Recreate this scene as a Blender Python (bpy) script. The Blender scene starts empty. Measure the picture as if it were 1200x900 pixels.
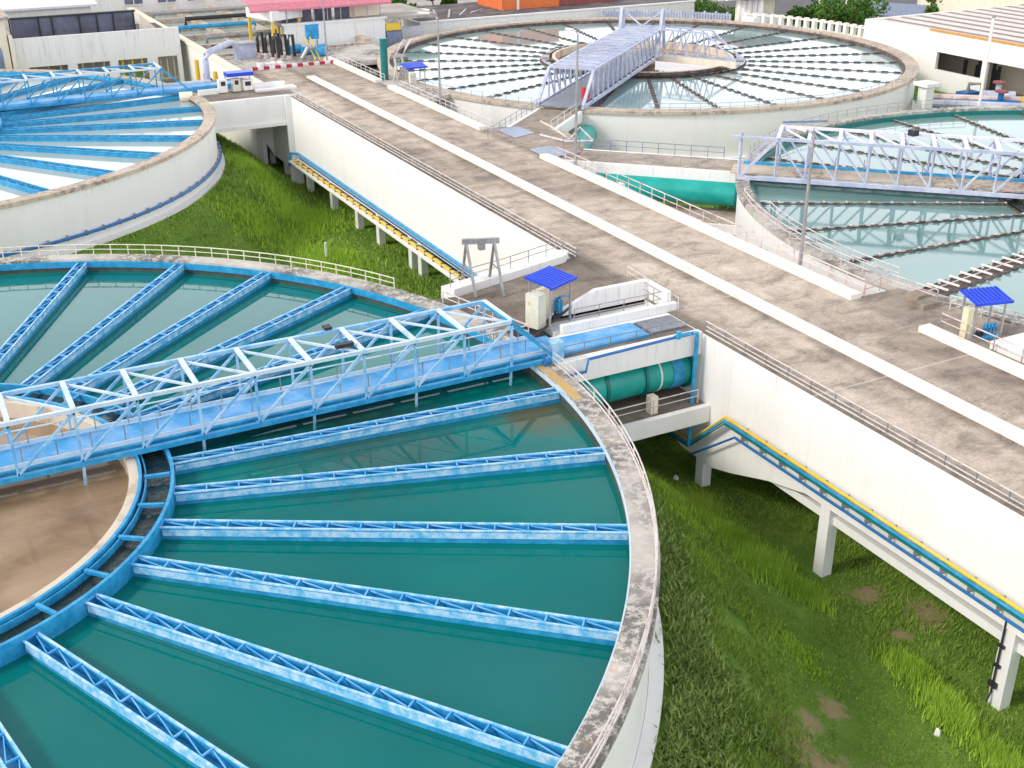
import bpy, math, random
import numpy as np
from mathutils import Vector, Matrix
R_ = math.radians
random.seed(7)
SC = bpy.context.scene
COL = SC.collection

# ------------------------------------------------------------------ camera
CAM_H = 16.8626
HEAD = R_(27.551)          # heading, clockwise from +Y (along the road)
PITCH = R_(25.2666)
ROLL = R_(-0.2832)
cam_d = bpy.data.cameras.new('camera')
cam_d.sensor_width = 36.0
cam_d.lens = 36.0 * 1371.38 / 1200.0
cam_d.clip_end = 4000
cam_d.clip_start = 0.1
cam = bpy.data.objects.new('camera', cam_d)
COL.objects.link(cam)
fw = Vector((math.sin(HEAD) * math.cos(PITCH), math.cos(HEAD) * math.cos(PITCH), -math.sin(PITCH)))
rt0 = Vector((math.cos(HEAD), -math.sin(HEAD), 0))
up0 = rt0.cross(fw)
rt = rt0 * math.cos(ROLL) + up0 * math.sin(ROLL)
up = -rt0 * math.sin(ROLL) + up0 * math.cos(ROLL)
cam.matrix_world = Matrix(((rt.x, up.x, -fw.x, 0), (rt.y, up.y, -fw.y, 0), (rt.z, up.z, -fw.z, CAM_H), (0, 0, 0, 1)))
SC.camera = cam

# ------------------------------------------------------------------ world, sun, exposure
SUN_EL, SUN_AZ = 38.0, 274.0       # azimuth clockwise from +Y
world = bpy.data.worlds.new('World'); SC.world = world
world.use_nodes = True
nt = world.node_tree; nt.nodes.clear()
wo = nt.nodes.new('ShaderNodeOutputWorld'); bg = nt.nodes.new('ShaderNodeBackground')
sky = nt.nodes.new('ShaderNodeTexSky'); sky.sky_type = 'NISHITA'; sky.sun_disc = False
sky.sun_elevation = R_(SUN_EL); sky.sun_rotation = R_(SUN_AZ)
sky.air_density = 1.0; sky.dust_density = 2.5; sky.ozone_density = 1.0
tc = nt.nodes.new('ShaderNodeTexCoord'); mp = nt.nodes.new('ShaderNodeMapping')
mp.inputs['Scale'].default_value = (1.0, 1.0, 3.0)
nz = nt.nodes.new('ShaderNodeTexNoise'); nz.inputs['Scale'].default_value = 1.6
nz.inputs['Detail'].default_value = 6; nz.inputs['Roughness'].default_value = 0.55
rp = nt.nodes.new('ShaderNodeValToRGB')
rp.color_ramp.elements[0].position = 0.36; rp.color_ramp.elements[0].color = (0.30, 0.30, 0.30, 1)
rp.color_ramp.elements[1].position = 0.56; rp.color_ramp.elements[1].color = (0.96, 0.96, 0.96, 1)
mx = nt.nodes.new('ShaderNodeMix'); mx.data_type = 'RGBA'
L = nt.links.new
L(tc.outputs['Generated'], mp.inputs['Vector']); L(mp.outputs['Vector'], nz.inputs['Vector'])
L(nz.outputs['Fac'], rp.inputs['Fac']); L(rp.outputs['Color'], mx.inputs['Factor'])
L(sky.outputs['Color'], mx.inputs['A']); mx.inputs['B'].default_value = (9.0, 9.2, 9.8, 1)
sx = nt.nodes.new('ShaderNodeSeparateXYZ'); L(tc.outputs['Generated'], sx.inputs[0])
hz = nt.nodes.new('ShaderNodeValToRGB'); hz.color_ramp.interpolation = 'EASE'
hz.color_ramp.elements[0].position = 0.36; hz.color_ramp.elements[0].color = (1, 1, 1, 1)
hz.color_ramp.elements[1].position = 0.50; hz.color_ramp.elements[1].color = (0, 0, 0, 1)
L(sx.outputs['Z'], hz.inputs['Fac'])
mh = nt.nodes.new('ShaderNodeMix'); mh.data_type = 'RGBA'; L(hz.outputs['Color'], mh.inputs['Factor'])
L(mx.outputs['Result'], mh.inputs['A']); mh.inputs['B'].default_value = (20.5, 20.9, 22.2, 1)
L(mh.outputs['Result'], bg.inputs['Color']); L(bg.outputs['Background'], wo.inputs['Surface'])
bg.inputs['Strength'].default_value = 0.10
sun_d = bpy.data.lights.new('sun', 'SUN'); sun_d.energy = 2.1; sun_d.angle = R_(11.0); sun_d.color = (1.0, 0.93, 0.84)
sun = bpy.data.objects.new('sun', sun_d); COL.objects.link(sun)
sd = Vector((math.sin(R_(SUN_AZ)) * math.cos(R_(SUN_EL)), math.cos(R_(SUN_AZ)) * math.cos(R_(SUN_EL)), math.sin(R_(SUN_EL))))
sun.rotation_euler = sd.to_track_quat('Z', 'Y').to_euler(); sun.location = (-30, 20, 60)
vs = SC.view_settings
vs.view_transform = 'Standard'; vs.look = 'None'; vs.exposure = 0.10; vs.gamma = 1.0; vs.use_curve_mapping = False

# ------------------------------------------------------------------ materials
def nmat(name):
    m = bpy.data.materials.new(name); m.use_nodes = True
    n = m.node_tree.nodes; b = n['Principled BSDF']; return m, m.node_tree, b
def noise(t, scale, detail=5, rough=0.6, vec=None, stretch=None, dist=0.0):
    n = t.nodes.new('ShaderNodeTexNoise'); n.inputs['Scale'].default_value = scale
    n.inputs['Detail'].default_value = detail; n.inputs['Roughness'].default_value = rough
    n.inputs['Distortion'].default_value = dist
    g = t.nodes.new('ShaderNodeNewGeometry'); src = g.outputs['Position']
    if stretch:
        mpn = t.nodes.new('ShaderNodeMapping'); mpn.inputs['Scale'].default_value = stretch
        t.links.new(src, mpn.inputs['Vector']); src = mpn.outputs['Vector']
    t.links.new(src, n.inputs['Vector']); return n.outputs['Fac']
def ramp(t, fac, stops):
    r = t.nodes.new('ShaderNodeValToRGB'); els = r.color_ramp.elements
    while len(els) < len(stops): els.new(0.5)
    for e, (p, c) in zip(els, stops):
        e.position = p; e.color = (c[0], c[1], c[2], 1) if hasattr(c, '__len__') else (c, c, c, 1)
    t.links.new(fac, r.inputs['Fac']); return r.outputs['Color']
def mixc(t, fac, a, b, mode='MIX'):
    m = t.nodes.new('ShaderNodeMix'); m.data_type = 'RGBA'; m.blend_type = mode
    for s, v in (('Factor', fac), ('A', a), ('B', b)):
        if isinstance(v, (int, float)): m.inputs[s].default_value = v
        elif isinstance(v, tuple): m.inputs[s].default_value = (v[0], v[1], v[2], 1)
        else: t.links.new(v, m.inputs[s])
    return m.outputs['Result']
def bump(t, b, fac, strength=0.3, dist=0.05):
    n = t.nodes.new('ShaderNodeBump'); n.inputs['Strength'].default_value = strength; n.inputs['Distance'].default_value = dist
    t.links.new(fac, n.inputs['Height']); t.links.new(n.outputs['Normal'], b.inputs['Normal'])
def flat(name, c, rough=0.55, metal=0.0, var=0.25, scale=3.0):
    m, t, b = nmat(name)
    f = noise(t, scale, 5, 0.65)
    d = tuple(x * (1 - var) for x in c); l = tuple(min(1, x * (1 + var * 0.6)) for x in c)
    t.links.new(ramp(t, f, [(0.3, d), (0.7, l)]), b.inputs['Base Color'])
    b.inputs['Roughness'].default_value = rough; b.inputs['Metallic'].default_value = metal
    return m
def worn(name, base, bleach, lo=0.45, hi=0.62, rough=0.5, scale=1.3, rust=0.0):
    m, t, b = nmat(name)
    c = ramp(t, noise(t, scale, 7, 0.7), [(lo, base), (hi, bleach)])
    if rust:
        c = mixc(t, ramp(t, noise(t, 5.0, 6, 0.7), [(0.66, 0.0), (0.72, rust)]), c, (0.22, 0.09, 0.035))
    t.links.new(c, b.inputs['Base Color']); b.inputs['Roughness'].default_value = rough
    return m
def m_deck():
    m, t, b = nmat('stained_concrete_deck')
    big = ramp(t, noise(t, 0.13, 7, 0.66, stretch=(1.7, 0.5, 1), dist=0.35), [(0.34, (0.31, 0.25, 0.20)), (0.45, (0.42, 0.345, 0.275)), (0.56, (0.53, 0.44, 0.355)), (0.70, (0.66, 0.57, 0.46))])
    st = ramp(t, noise(t, 0.55, 10, 0.74, stretch=(1.0, 1.5, 1), dist=0.45), [(0.36, 0.50), (0.5, 0.90), (0.64, 1.15)])
    c = mixc(t, 1.0, big, st, 'MULTIPLY')
    rust = ramp(t, noise(t, 0.33, 5, 0.6), [(0.58, 0.0), (0.72, 0.42)])
    c = mixc(t, rust, c, (0.33, 0.20, 0.12))
    f = noise(t, 9.0, 6, 0.75); c = mixc(t, 0.8, c, ramp(t, f, [(0.3, 0.65), (0.7, 1.25)]), 'MULTIPLY')
    # stained strips that run beside the near railing and the kerbs
    g = t.nodes.new('ShaderNodeNewGeometry'); s = t.nodes.new('ShaderNodeSeparateXYZ'); t.links.new(g.outputs['Position'], s.inputs[0])
    wob = t.nodes.new('ShaderNodeMath'); wob.operation = 'MULTIPLY_ADD'; wob.inputs[1].default_value = 1.1
    t.links.new(noise(t, 0.8, 5, 0.7), wob.inputs[0]); t.links.new(s.outputs['X'], wob.inputs[2])
    k = t.nodes.new('ShaderNodeMapRange'); k.inputs['From Min'].default_value = 24.8; k.inputs['From Max'].default_value = 34.8
    t.links.new(wob.outputs[0], k.inputs['Value'])
    strip = ramp(t, k.outputs['Result'], [(0.10, 0.5), (0.145, 1.0), (0.33, 1.0), (0.372, 0.62), (0.40, 0.62), (0.42, 1.0), (0.74, 1.0), (0.78, 0.75)])
    c = mixc(t, 1.0, c, strip, 'MULTIPLY')
    dv = t.nodes.new('ShaderNodeMath'); dv.operation = 'DIVIDE'; dv.inputs[1].default_value = 8.7; t.links.new(s.outputs['Y'], dv.inputs[0])
    fr_ = t.nodes.new('ShaderNodeMath'); fr_.operation = 'FRACT'; t.links.new(dv.outputs[0], fr_.inputs[0])
    c = mixc(t, ramp(t, fr_.outputs[0], [(0.0, 0.0), (0.005, 0.55), (0.010, 0.55), (0.014, 0.0)]), c, (0.60, 0.54, 0.46))
    t.links.new(c, b.inputs['Base Color']); b.inputs['Roughness'].default_value = 0.9; bump(t, b, f, 0.25, 0.02)
    return m
def m_coping(name, light, dark, thr=0.5):
    m, t, b = nmat(name)
    c = ramp(t, noise(t, 0.55, 6, 0.7), [(0.35, tuple(x * 0.75 for x in light)), (0.7, light)])
    sp = ramp(t, noise(t, 2.6, 9, 0.8), [(thr - 0.03, 1.0), (thr + 0.05, 0.0)])
    area = ramp(t, noise(t, 0.30, 4, 0.5), [(0.40, 0.15), (0.56, 0.9)])
    k = mixc(t, 1.0, sp, area, 'MULTIPLY')
    c = mixc(t, k, c, dark)
    c = mixc(t, ramp(t, noise(t, 1.1, 6, 0.7), [(0.60, 0.0), (0.68, 0.55)]), c, (0.42, 0.27, 0.13))
    t.links.new(c, b.inputs['Base Color']); b.inputs['Roughness'].default_value = 0.92
    bump(t, b, noise(t, 12, 6, 0.7), 0.3, 0.02)
    return m
def m_wall(name, c0=(0.80, 0.79, 0.77), grime=(0.60, 0.59, 0.57), amount=0.30, joint=0):
    m, t, b = nmat(name)
    c = mixc(t, ramp(t, noise(t, 0.5, 6, 0.65, stretch=(1.8, 1.8, 0.22)), [(0.50, 0.0), (0.72, amount)]), c0, grime)
    c = mixc(t, ramp(t, noise(t, 2.4, 7, 0.75, stretch=(2.5, 2.5, 0.3)), [(0.64, 0.0), (0.72, amount * 0.8)]), c, (0.30, 0.30, 0.29))
    g = t.nodes.new('ShaderNodeNewGeometry'); s = t.nodes.new('ShaderNodeSeparateXYZ'); t.links.new(g.outputs['Position'], s.inputs[0])
    if joint:
        dv = t.nodes.new('ShaderNodeMath'); dv.operation = 'DIVIDE'; dv.inputs[1].default_value = joint; t.links.new(s.outputs['Y'], dv.inputs[0])
        fr_ = t.nodes.new('ShaderNodeMath'); fr_.operation = 'FRACT'; t.links.new(dv.outputs[0], fr_.inputs[0])
        c = mixc(t, ramp(t, fr_.outputs[0], [(0.0, 0.0), (0.004, 0.45), (0.009, 0.45), (0.013, 0.0)]), c, grime)
    # dirt that has run down from the top edge and mould specks just under it
    top = t.nodes.new('ShaderNodeMapRange'); top.inputs['From Min'].default_value = -0.9; top.inputs['From Max'].default_value = 0.0; t.links.new(s.outputs['Z'], top.inputs['Value'])
    dr = ramp(t, noise(t, 3.0, 6, 0.75, stretch=(1.6, 1.6, 0.12)), [(0.54, 0.0), (0.68, 0.5)])
    c = mixc(t, mixc(t, 1.0, dr, top.outputs['Result'], 'MULTIPLY'), c, (0.33, 0.31, 0.28))
    t.links.new(c, b.inputs['Base Color']); b.inputs['Roughness'].default_value = 0.75
    bump(t, b, noise(t, 6, 5, 0.6), 0.12, 0.02)
    return m
def m_water(name, c, c2, rough=0.04, rip=0.10, scale=1.5, big=0.12, trans=0.0, ior=1.42):
    m, t, b = nmat(name)
    t.links.new(ramp(t, noise(t, big, 4, 0.5, dist=0.8), [(0.35, c), (0.65, c2)]), b.inputs['Base Color'])
    b.inputs['Roughness'].default_value = rough; b.inputs['IOR'].default_value = ior
    bump(t, b, noise(t, scale, 3, 0.55, dist=0.4), rip, 0.05)
    return m
BARE = [(17.8, 17.9, -5.3, 1.7), (18.9, 17.0, -5.8, 1.3), (17.3, 20.0, -5.4, 0.9), (19.3, 19.0, -6.0, 0.8), (25.6, 23.4, -6.4, 0.8), (26.6, 21.6, -6.4, 0.9), (24.9, 21.2, -6.4, 0.5), (20.6, 19.4, -6.4, 0.6), (19.0, 22.2, -5.6, 0.6)]
def m_grass_ground():
    m, t, b = nmat('grass_ground')
    c = ramp(t, noise(t, 0.35, 6, 0.65), [(0.32, (0.10, 0.17, 0.03)), (0.5, (0.16, 0.26, 0.045)), (0.66, (0.25, 0.36, 0.065))])
    c = mixc(t, ramp(t, noise(t, 4.0, 8, 0.8), [(0.35, 0.0), (0.6, 0.75)]), c, (0.10, 0.20, 0.03))
    g = t.nodes.new('ShaderNodeNewGeometry'); wob = ramp(t, noise(t, 1.5, 9, 0.8), [(0.30, 0.0), (0.70, 0.75)])
    for (px, py, pz, rad) in BARE:
        d = t.nodes.new('ShaderNodeVectorMath'); d.operation = 'DISTANCE'; t.links.new(g.outputs['Position'], d.inputs[0]); d.inputs[1].default_value = (px, py, pz)
        k = t.nodes.new('ShaderNodeMath'); k.operation = 'DIVIDE'; k.inputs[1].default_value = rad; t.links.new(d.outputs['Value'], k.inputs[0])
        k2 = t.nodes.new('ShaderNodeMath'); k2.operation = 'MULTIPLY_ADD'; k2.inputs[1].default_value = 0.42; t.links.new(k.outputs[0], k2.inputs[0]); t.links.new(wob, k2.inputs[2])
        c = mixc(t, ramp(t, k2.outputs[0], [(0.50, 0.8), (0.78, 0.0)]), c, (0.36, 0.26, 0.16))
    t.links.new(c, b.inputs['Base Color']); b.inputs['Roughness'].default_value = 0.95
    b.inputs['Specular IOR Level'].default_value = 0.1
    bump(t, b, noise(t, 7, 6, 0.8), 0.7, 0.08)
    return m
def m_leaf(name, a, b_, c_):
    m, t, b = nmat(name)
    g = t.nodes.new('ShaderNodeNewGeometry')
    c = ramp(t, g.outputs['Random Per Island'], [(0.0, a), (0.55, b_), (1.0, c_)])
    c = mixc(t, ramp(t, noise(t, 0.45, 4, 0.6), [(0.38, 0.0), (0.62, 0.7)]), c, c_)
    t.links.new(c, b.inputs['Base Color']); b.inputs['Roughness'].default_value = 0.7
    b.inputs['Specular IOR Level'].default_value = 0.2
    b.inputs['Subsurface Weight'].default_value = 0.0
    return m
def m_stripes(name, a, b_, axis, period, duty=0.5):
    m, t, b = nmat(name)
    g = t.nodes.new('ShaderNodeNewGeometry'); s = t.nodes.new('ShaderNodeSeparateXYZ'); t.links.new(g.outputs['Position'], s.inputs[0])
    d = t.nodes.new('ShaderNodeMath'); d.operation = 'DIVIDE'; d.inputs[1].default_value = period; t.links.new(s.outputs[axis], d.inputs[0])
    f = t.nodes.new('ShaderNodeMath'); f.operation = 'FRACT'; t.links.new(d.outputs[0], f.inputs[0])
    g2 = t.nodes.new('ShaderNodeMath'); g2.operation = 'GREATER_THAN'; g2.inputs[1].default_value = duty; t.links.new(f.outputs[0], g2.inputs[0])
    c = mixc(t, g2.outputs[0], a, b_)
    c = mixc(t, 1.0, c, ramp(t, noise(t, 2.0, 6, 0.7), [(0.3, 0.75), (0.7, 1.1)]), 'MULTIPLY')
    t.links.new(c, b.inputs['Base Color']); b.inputs['Roughness'].default_value = 0.7
    return m

M = {}
M['deck'] = m_deck()
M['coping'] = m_coping('lichened_coping', (0.64, 0.60, 0.54), (0.12, 0.11, 0.10), 0.51)
M['coping_tan'] = m_coping('tan_coping', (0.62, 0.52, 0.42), (0.22, 0.17, 0.14), 0.47)
M['wall'] = m_wall('white_painted_wall')
M['wall_clean'] = m_wall('white_painted_render', (0.82, 0.80, 0.77), (0.64, 0.61, 0.57), 0.32, 4.35)
M['cream'] = m_wall('cream_painted_wall', (0.80, 0.72, 0.58), (0.55, 0.47, 0.35), 0.35)
M['kerb'] = worn('white_kerb_paint', (0.78, 0.735, 0.67), (0.50, 0.43, 0.34), 0.56, 0.76, 0.8, 1.3)
M['blue'] = worn('blue_paint', (0.012, 0.245, 0.49), (0.05, 0.38, 0.66), 0.42, 0.66, 0.42, 2.4, 0.25)
M['blue_pale'] = worn('bleached_blue_paint', (0.11, 0.44, 0.72), (0.48, 0.67, 0.82), 0.40, 0.60, 0.5, 3.2, 0.35)
M['blue_walk'] = worn('blue_walkway_paint', (0.04, 0.32, 0.66), (0.28, 0.50, 0.78), 0.44, 0.68, 0.5, 0.8)
M['blue_truss'] = worn('faded_blue_truss_paint', (0.10, 0.38, 0.66), (0.42, 0.62, 0.78), 0.38, 0.60, 0.45, 0.9)
M['blue_brace'] = worn('brace_blue_paint', (0.05, 0.34, 0.72), (0.22, 0.52, 0.80), 0.42, 0.66, 0.45, 1.1)
M['blue_deep'] = flat('deep_blue_paint', (0.010, 0.14, 0.42), 0.45)
M['truss_white'] = worn('weathered_white_paint', (0.60, 0.68, 0.74), (0.30, 0.52, 0.70), 0.50, 0.68, 0.5, 1.3, 0.45)
M['lilac'] = worn('lilac_grey_paint', (0.37, 0.41, 0.55), (0.58, 0.61, 0.70), 0.42, 0.68, 0.45, 0.9)
M['lilac_white'] = flat('pale_lilac_paint', (0.74, 0.74, 0.84), 0.5, 0, 0.15)
M['steel'] = flat('galvanised_steel', (0.38, 0.37, 0.37), 0.45, 0.5, 0.3)
M['rail'] = worn('worn_rail_paint', (0.62, 0.56, 0.53), (0.34, 0.25, 0.22), 0.5, 0.7, 0.6, 2.2)
M['rail_pink'] = worn('rusty_white_rail', (0.68, 0.56, 0.54), (0.36, 0.20, 0.18), 0.48, 0.66, 0.6, 1.6)
M['rail_cream'] = worn('cream_rail_paint', (0.66, 0.64, 0.50), (0.46, 0.42, 0.28), 0.5, 0.7, 0.6, 1.6)
M['rail_grey'] = flat('grey_rail_post', (0.25, 0.25, 0.27), 0.5, 0.4)
M['rust_launder'] = worn('rusty_weir_plate', (0.075, 0.055, 0.052), (0.23, 0.17, 0.15), 0.45, 0.68, 0.8, 2.0)
M['well'] = m_wall('stained_well_wall', (0.66, 0.58, 0.46), (0.34, 0.18, 0.07), 0.9)
M['waterA'] = m_water('teal_settled_water', (0.000, 0.128, 0.125), (0.002, 0.165, 0.148), 0.03, 0.04, 1.1, 0.09, ior=1.34)
def add_murk():
    t = M['waterA'].node_tree; b = t.nodes['Principled BSDF']; src = b.inputs['Base Color'].links[0].from_socket
    g = t.nodes.new('ShaderNodeNewGeometry'); c = src
    for (px, py, rad, col, amt) in ((16.9, 30.6, 2.2, (0.10, 0.075, 0.02), 0.85), (11.0, 31.6, 4.5, (0.03, 0.085, 0.07), 0.8), (18.3, 27.5, 1.2, (0.06, 0.10, 0.05), 0.6)):
        d = t.nodes.new('ShaderNodeVectorMath'); d.operation = 'DISTANCE'; t.links.new(g.outputs['Position'], d.inputs[0]); d.inputs[1].default_value = (px, py, -0.62)
        k = t.nodes.new('ShaderNodeMath'); k.operation = 'DIVIDE'; k.inputs[1].default_value = rad; t.links.new(d.outputs['Value'], k.inputs[0])
        k2 = t.nodes.new('ShaderNodeMath'); k2.operation = 'MULTIPLY_ADD'; k2.inputs[1].default_value = 0.5; t.links.new(k.outputs[0], k2.inputs[0]); t.links.new(noise(t, 0.7, 7, 0.7, dist=0.8), k2.inputs[2])
        c = mixc(t, ramp(t, k2.outputs[0], [(0.60, amt), (0.98, 0.0)]), c, col)
    t.links.new(c, b.inputs['Base Color'])
add_murk()
M['waterB'] = m_water('pale_settled_water', (0.34, 0.42, 0.40), (0.44, 0.49, 0.46), 0.08, 0.04, 1.5)
M['waterC'] = m_water('milky_settled_water', (0.20, 0.33, 0.33), (0.30, 0.39, 0.38), 0.05, 0.035, 1.4)
M['waterD'] = m_water('milky_green_water', (0.11, 0.23, 0.22), (0.17, 0.29, 0.27), 0.05, 0.035, 1.4)
M['brown_water'] = m_water('brown_raw_water', (0.20, 0.125, 0.06), (0.38, 0.265, 0.165), 0.06, 0.10, 0.8, 0.30)
M['dark_water'] = m_water('dark_trough_water', (0.010, 0.022, 0.022), (0.022, 0.035, 0.03), 0.05, 0.6, 3.5, 0.8)
M['dark_wall'] = flat('dark_green_grey_wall', (0.075, 0.085, 0.07), 0.5, 0, 0.4, 2.0)  # mottled dark green-grey for the inner tank walls below the coping
M['murk'] = m_water('murky_algae_water', (0.012, 0.062, 0.055), (0.10, 0.07, 0.02), 0.05, 0.3, 2.2, 0.5)
M['ground'] = m_grass_ground()
M['pipe_teal'] = worn('teal_pipe_paint', (0.0, 0.31, 0.27), (0.02, 0.42, 0.37), 0.4, 0.7, 0.35, 0.9)
M['pipe_teal_d'] = flat('dark_teal_paint', (0.0, 0.16, 0.15), 0.4)
M['roof_blue'] = flat('bright_blue_sheet_roof', (0.004, 0.055, 0.62), 0.35, 0, 0.15)
M['yellow'] = worn('yellow_pipe_paint', (0.80, 0.52, 0.03), (0.74, 0.58, 0.22), 0.5, 0.75, 0.5, 1.0)
M['cab'] = flat('cream_enamel_cabinet', (0.70, 0.67, 0.55), 0.4, 0, 0.1)
M['cab_y'] = worn('cabinet_side_enamel', (0.72, 0.63, 0.38), (0.60, 0.60, 0.55), 0.45, 0.6, 0.4, 1.2)
M['dark'] = flat('dark_metal', (0.035, 0.035, 0.04), 0.5, 0.3)
M['glass'] = flat('tinted_window_glass', (0.16, 0.17, 0.24), 0.08, 0, 0.5, 0.5)
M['pink'] = flat('pink_canopy_cloth', (0.60, 0.20, 0.25), 0.6, 0, 0.2)
M['orange'] = flat('orange_sheet_metal', (0.72, 0.17, 0.04), 0.5, 0, 0.2)
M['red_brown'] = flat('maroon_roof_tile', (0.28, 0.07, 0.06), 0.6, 0, 0.3)
M['red'] = flat('red_paint', (0.62, 0.02, 0.03), 0.4, 0, 0.1)
M['roof_dark'] = worn('weathered_flat_roof', (0.085, 0.072, 0.078), (0.20, 0.17, 0.17), 0.45, 0.66, 0.95, 0.4)
M['slate'] = flat('slate_blue_plate', (0.20, 0.25, 0.36), 0.35, 0.2, 0.3)
M['grating'] = flat('grey_chequer_plate', (0.25, 0.27, 0.30), 0.45, 0.4, 0.35, 5)
M['yard'] = worn('pale_concrete_yard', (0.42, 0.38, 0.34), (0.26, 0.23, 0.21), 0.45, 0.65, 0.9, 0.4)
M['asphalt'] = flat('asphalt', (0.11, 0.105, 0.11), 0.9, 0, 0.25, 1)
M['trunk'] = flat('tree_bark', (0.12, 0.085, 0.055), 0.9)
M['leafA'] = m_leaf('tree_leaves', (0.025, 0.075, 0.012), (0.05, 0.13, 0.018), (0.10, 0.20, 0.03))
M['grassA'] = m_leaf('grass_blades', (0.11, 0.19, 0.03), (0.19, 0.31, 0.045), (0.30, 0.44, 0.07))
M['grassB'] = m_leaf('tall_grass_blades', (0.18, 0.34, 0.03), (0.30, 0.50, 0.045), (0.44, 0.64, 0.08))
M['shrub'] = m_leaf('olive_shrub_leaves', (0.10, 0.17, 0.04), (0.19, 0.28, 0.065), (0.30, 0.40, 0.11))
M['redwhite'] = m_stripes('red_white_kerb_paint', (0.78, 0.74, 0.72), (0.48, 0.02, 0.06), 'X', 0.92, 0.5)
M['shed_roof'] = m_stripes('ribbed_sheet_roof', (0.70, 0.64, 0.58), (0.27, 0.20, 0.17), 'X', 1.9, 0.62)
M['gutter'] = flat('ochre_gutter', (0.62, 0.30, 0.06), 0.5)

# ------------------------------------------------------------------ mesh helpers
class MB:
    def __init__(s): s.v = []; s.f = []; s.st = []
    def add(s, vs_, fs):
        k = len(s.v); s.st.append((k, len(s.f))); s.v += [tuple(p) for p in vs_]; s.f += [tuple(i + k for i in f) for f in fs]; return s
    def box(s, x0, x1, y0, y1, z0, z1):
        return s.add([(x0, y0, z0), (x1, y0, z0), (x1, y1, z0), (x0, y1, z0), (x0, y0, z1), (x1, y0, z1), (x1, y1, z1), (x0, y1, z1)],
                     [(0, 3, 2, 1), (4, 5, 6, 7), (0, 1, 5, 4), (1, 2, 6, 5), (2, 3, 7, 6), (3, 0, 4, 7)])
    def prism(s, poly, z0, z1):
        n = len(poly); zt = z1 if hasattr(z1, '__len__') else [z1] * n; zb = z0 if hasattr(z0, '__len__') else [z0] * n
        return s.add([(p[0], p[1], zb[i]) for i, p in enumerate(poly)] + [(p[0], p[1], zt[i]) for i, p in enumerate(poly)],
                     [tuple(range(n - 1, -1, -1)), tuple(range(n, 2 * n))] + [(i, (i + 1) % n, n + (i + 1) % n, n + i) for i in range(n)])
    def beam(s, p, q, w=0.08, h=None):
        h = h or w; p = Vector(p); q = Vector(q); d = (q - p)
        if d.length < 1e-6: return s
        d.normalize(); u = Vector((0, 0, 1))
        if abs(d.z) > 0.98: u = Vector((0, 1, 0))
        a = d.cross(u).normalized(); b = a.cross(d).normalized(); a = a * (w / 2); b = b * (h / 2)
        c = [p - a - b, p + a - b, p + a + b, p - a + b, q - a - b, q + a - b, q + a + b, q - a + b]
        return s.add([tuple(x) for x in c], [(0, 3, 2, 1), (4, 5, 6, 7), (0, 1, 5, 4), (1, 2, 6, 5), (2, 3, 7, 6), (3, 0, 4, 7)])
    def tube(s, pts, r=0.03, n=6, cap=True, rr=None):
        P = [Vector(p) for p in pts]; k = len(s.v); m = len(P); s.st.append((k, len(s.f)))
        for i, p in enumerate(P):
            d = (P[min(i + 1, m - 1)] - P[max(i - 1, 0)]).normalized(); u = Vector((0, 0, 1)) if abs(d.z) < 0.95 else Vector((0, 1, 0))
            a = d.cross(u).normalized(); b = a.cross(d).normalized(); R = rr[i] if rr else r
            for j in range(n):
                t = 2 * math.pi * j / n; s.v.append(tuple(p + a * (R * math.cos(t)) + b * (R * math.sin(t))))
        for i in range(m - 1):
            for j in range(n): s.f.append((k + i * n + j, k + i * n + (j + 1) % n, k + (i + 1) * n + (j + 1) % n, k + (i + 1) * n + j))
        if cap: s.f.append(tuple(k + j for j in range(n - 1, -1, -1))); s.f.append(tuple(k + (m - 1) * n + j for j in range(n)))
        return s
    def ring(s, c, r0, r1, z0, z1, a0=0, a1=360, n=None):
        full = abs(a1 - a0) >= 359.9; n = n or max(6, int(abs(a1 - a0) / 2.0)); k = len(s.v); m = n if full else n + 1
        for i in range(m):
            t = R_(a0 + (a1 - a0) * i / n); ct, st = math.cos(t), math.sin(t)
            for r, z in ((r0, z0), (r1, z0), (r1, z1), (r0, z1)): s.v.append((c[0] + r * ct, c[1] + r * st, z))
        for i in range(n):
            j = (i + 1) % m
            for q in range(4): s.f.append((k + i * 4 + q, k + j * 4 + q, k + j * 4 + (q + 1) % 4, k + i * 4 + (q + 1) % 4))
        if not full: s.f.append((k, k + 3, k + 2, k + 1)); e = k + n * 4; s.f.append((e, e + 1, e + 2, e + 3))
        return s
    def disc(s, c, r, z, n=96):
        k = len(s.v)
        for i in range(n): t = 2 * math.pi * i / n; s.v.append((c[0] + r * math.cos(t), c[1] + r * math.sin(t), z))
        s.f.append(tuple(range(k, k + n))); return s
    def annulus(s, c, r0, r1, z, n=180):
        k = len(s.v)
        for i in range(n):
            t = 2 * math.pi * i / n; s.v += [(c[0] + r0 * math.cos(t), c[1] + r0 * math.sin(t), z), (c[0] + r1 * math.cos(t), c[1] + r1 * math.sin(t), z)]
        for i in range(n): j = (i + 1) % n; s.f.append((k + 2 * i, k + 2 * i + 1, k + 2 * j + 1, k + 2 * j))
        return s
    def quad(s, a, b, c, d): return s.add([a, b, c, d], [(0, 1, 2, 3)])

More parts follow.
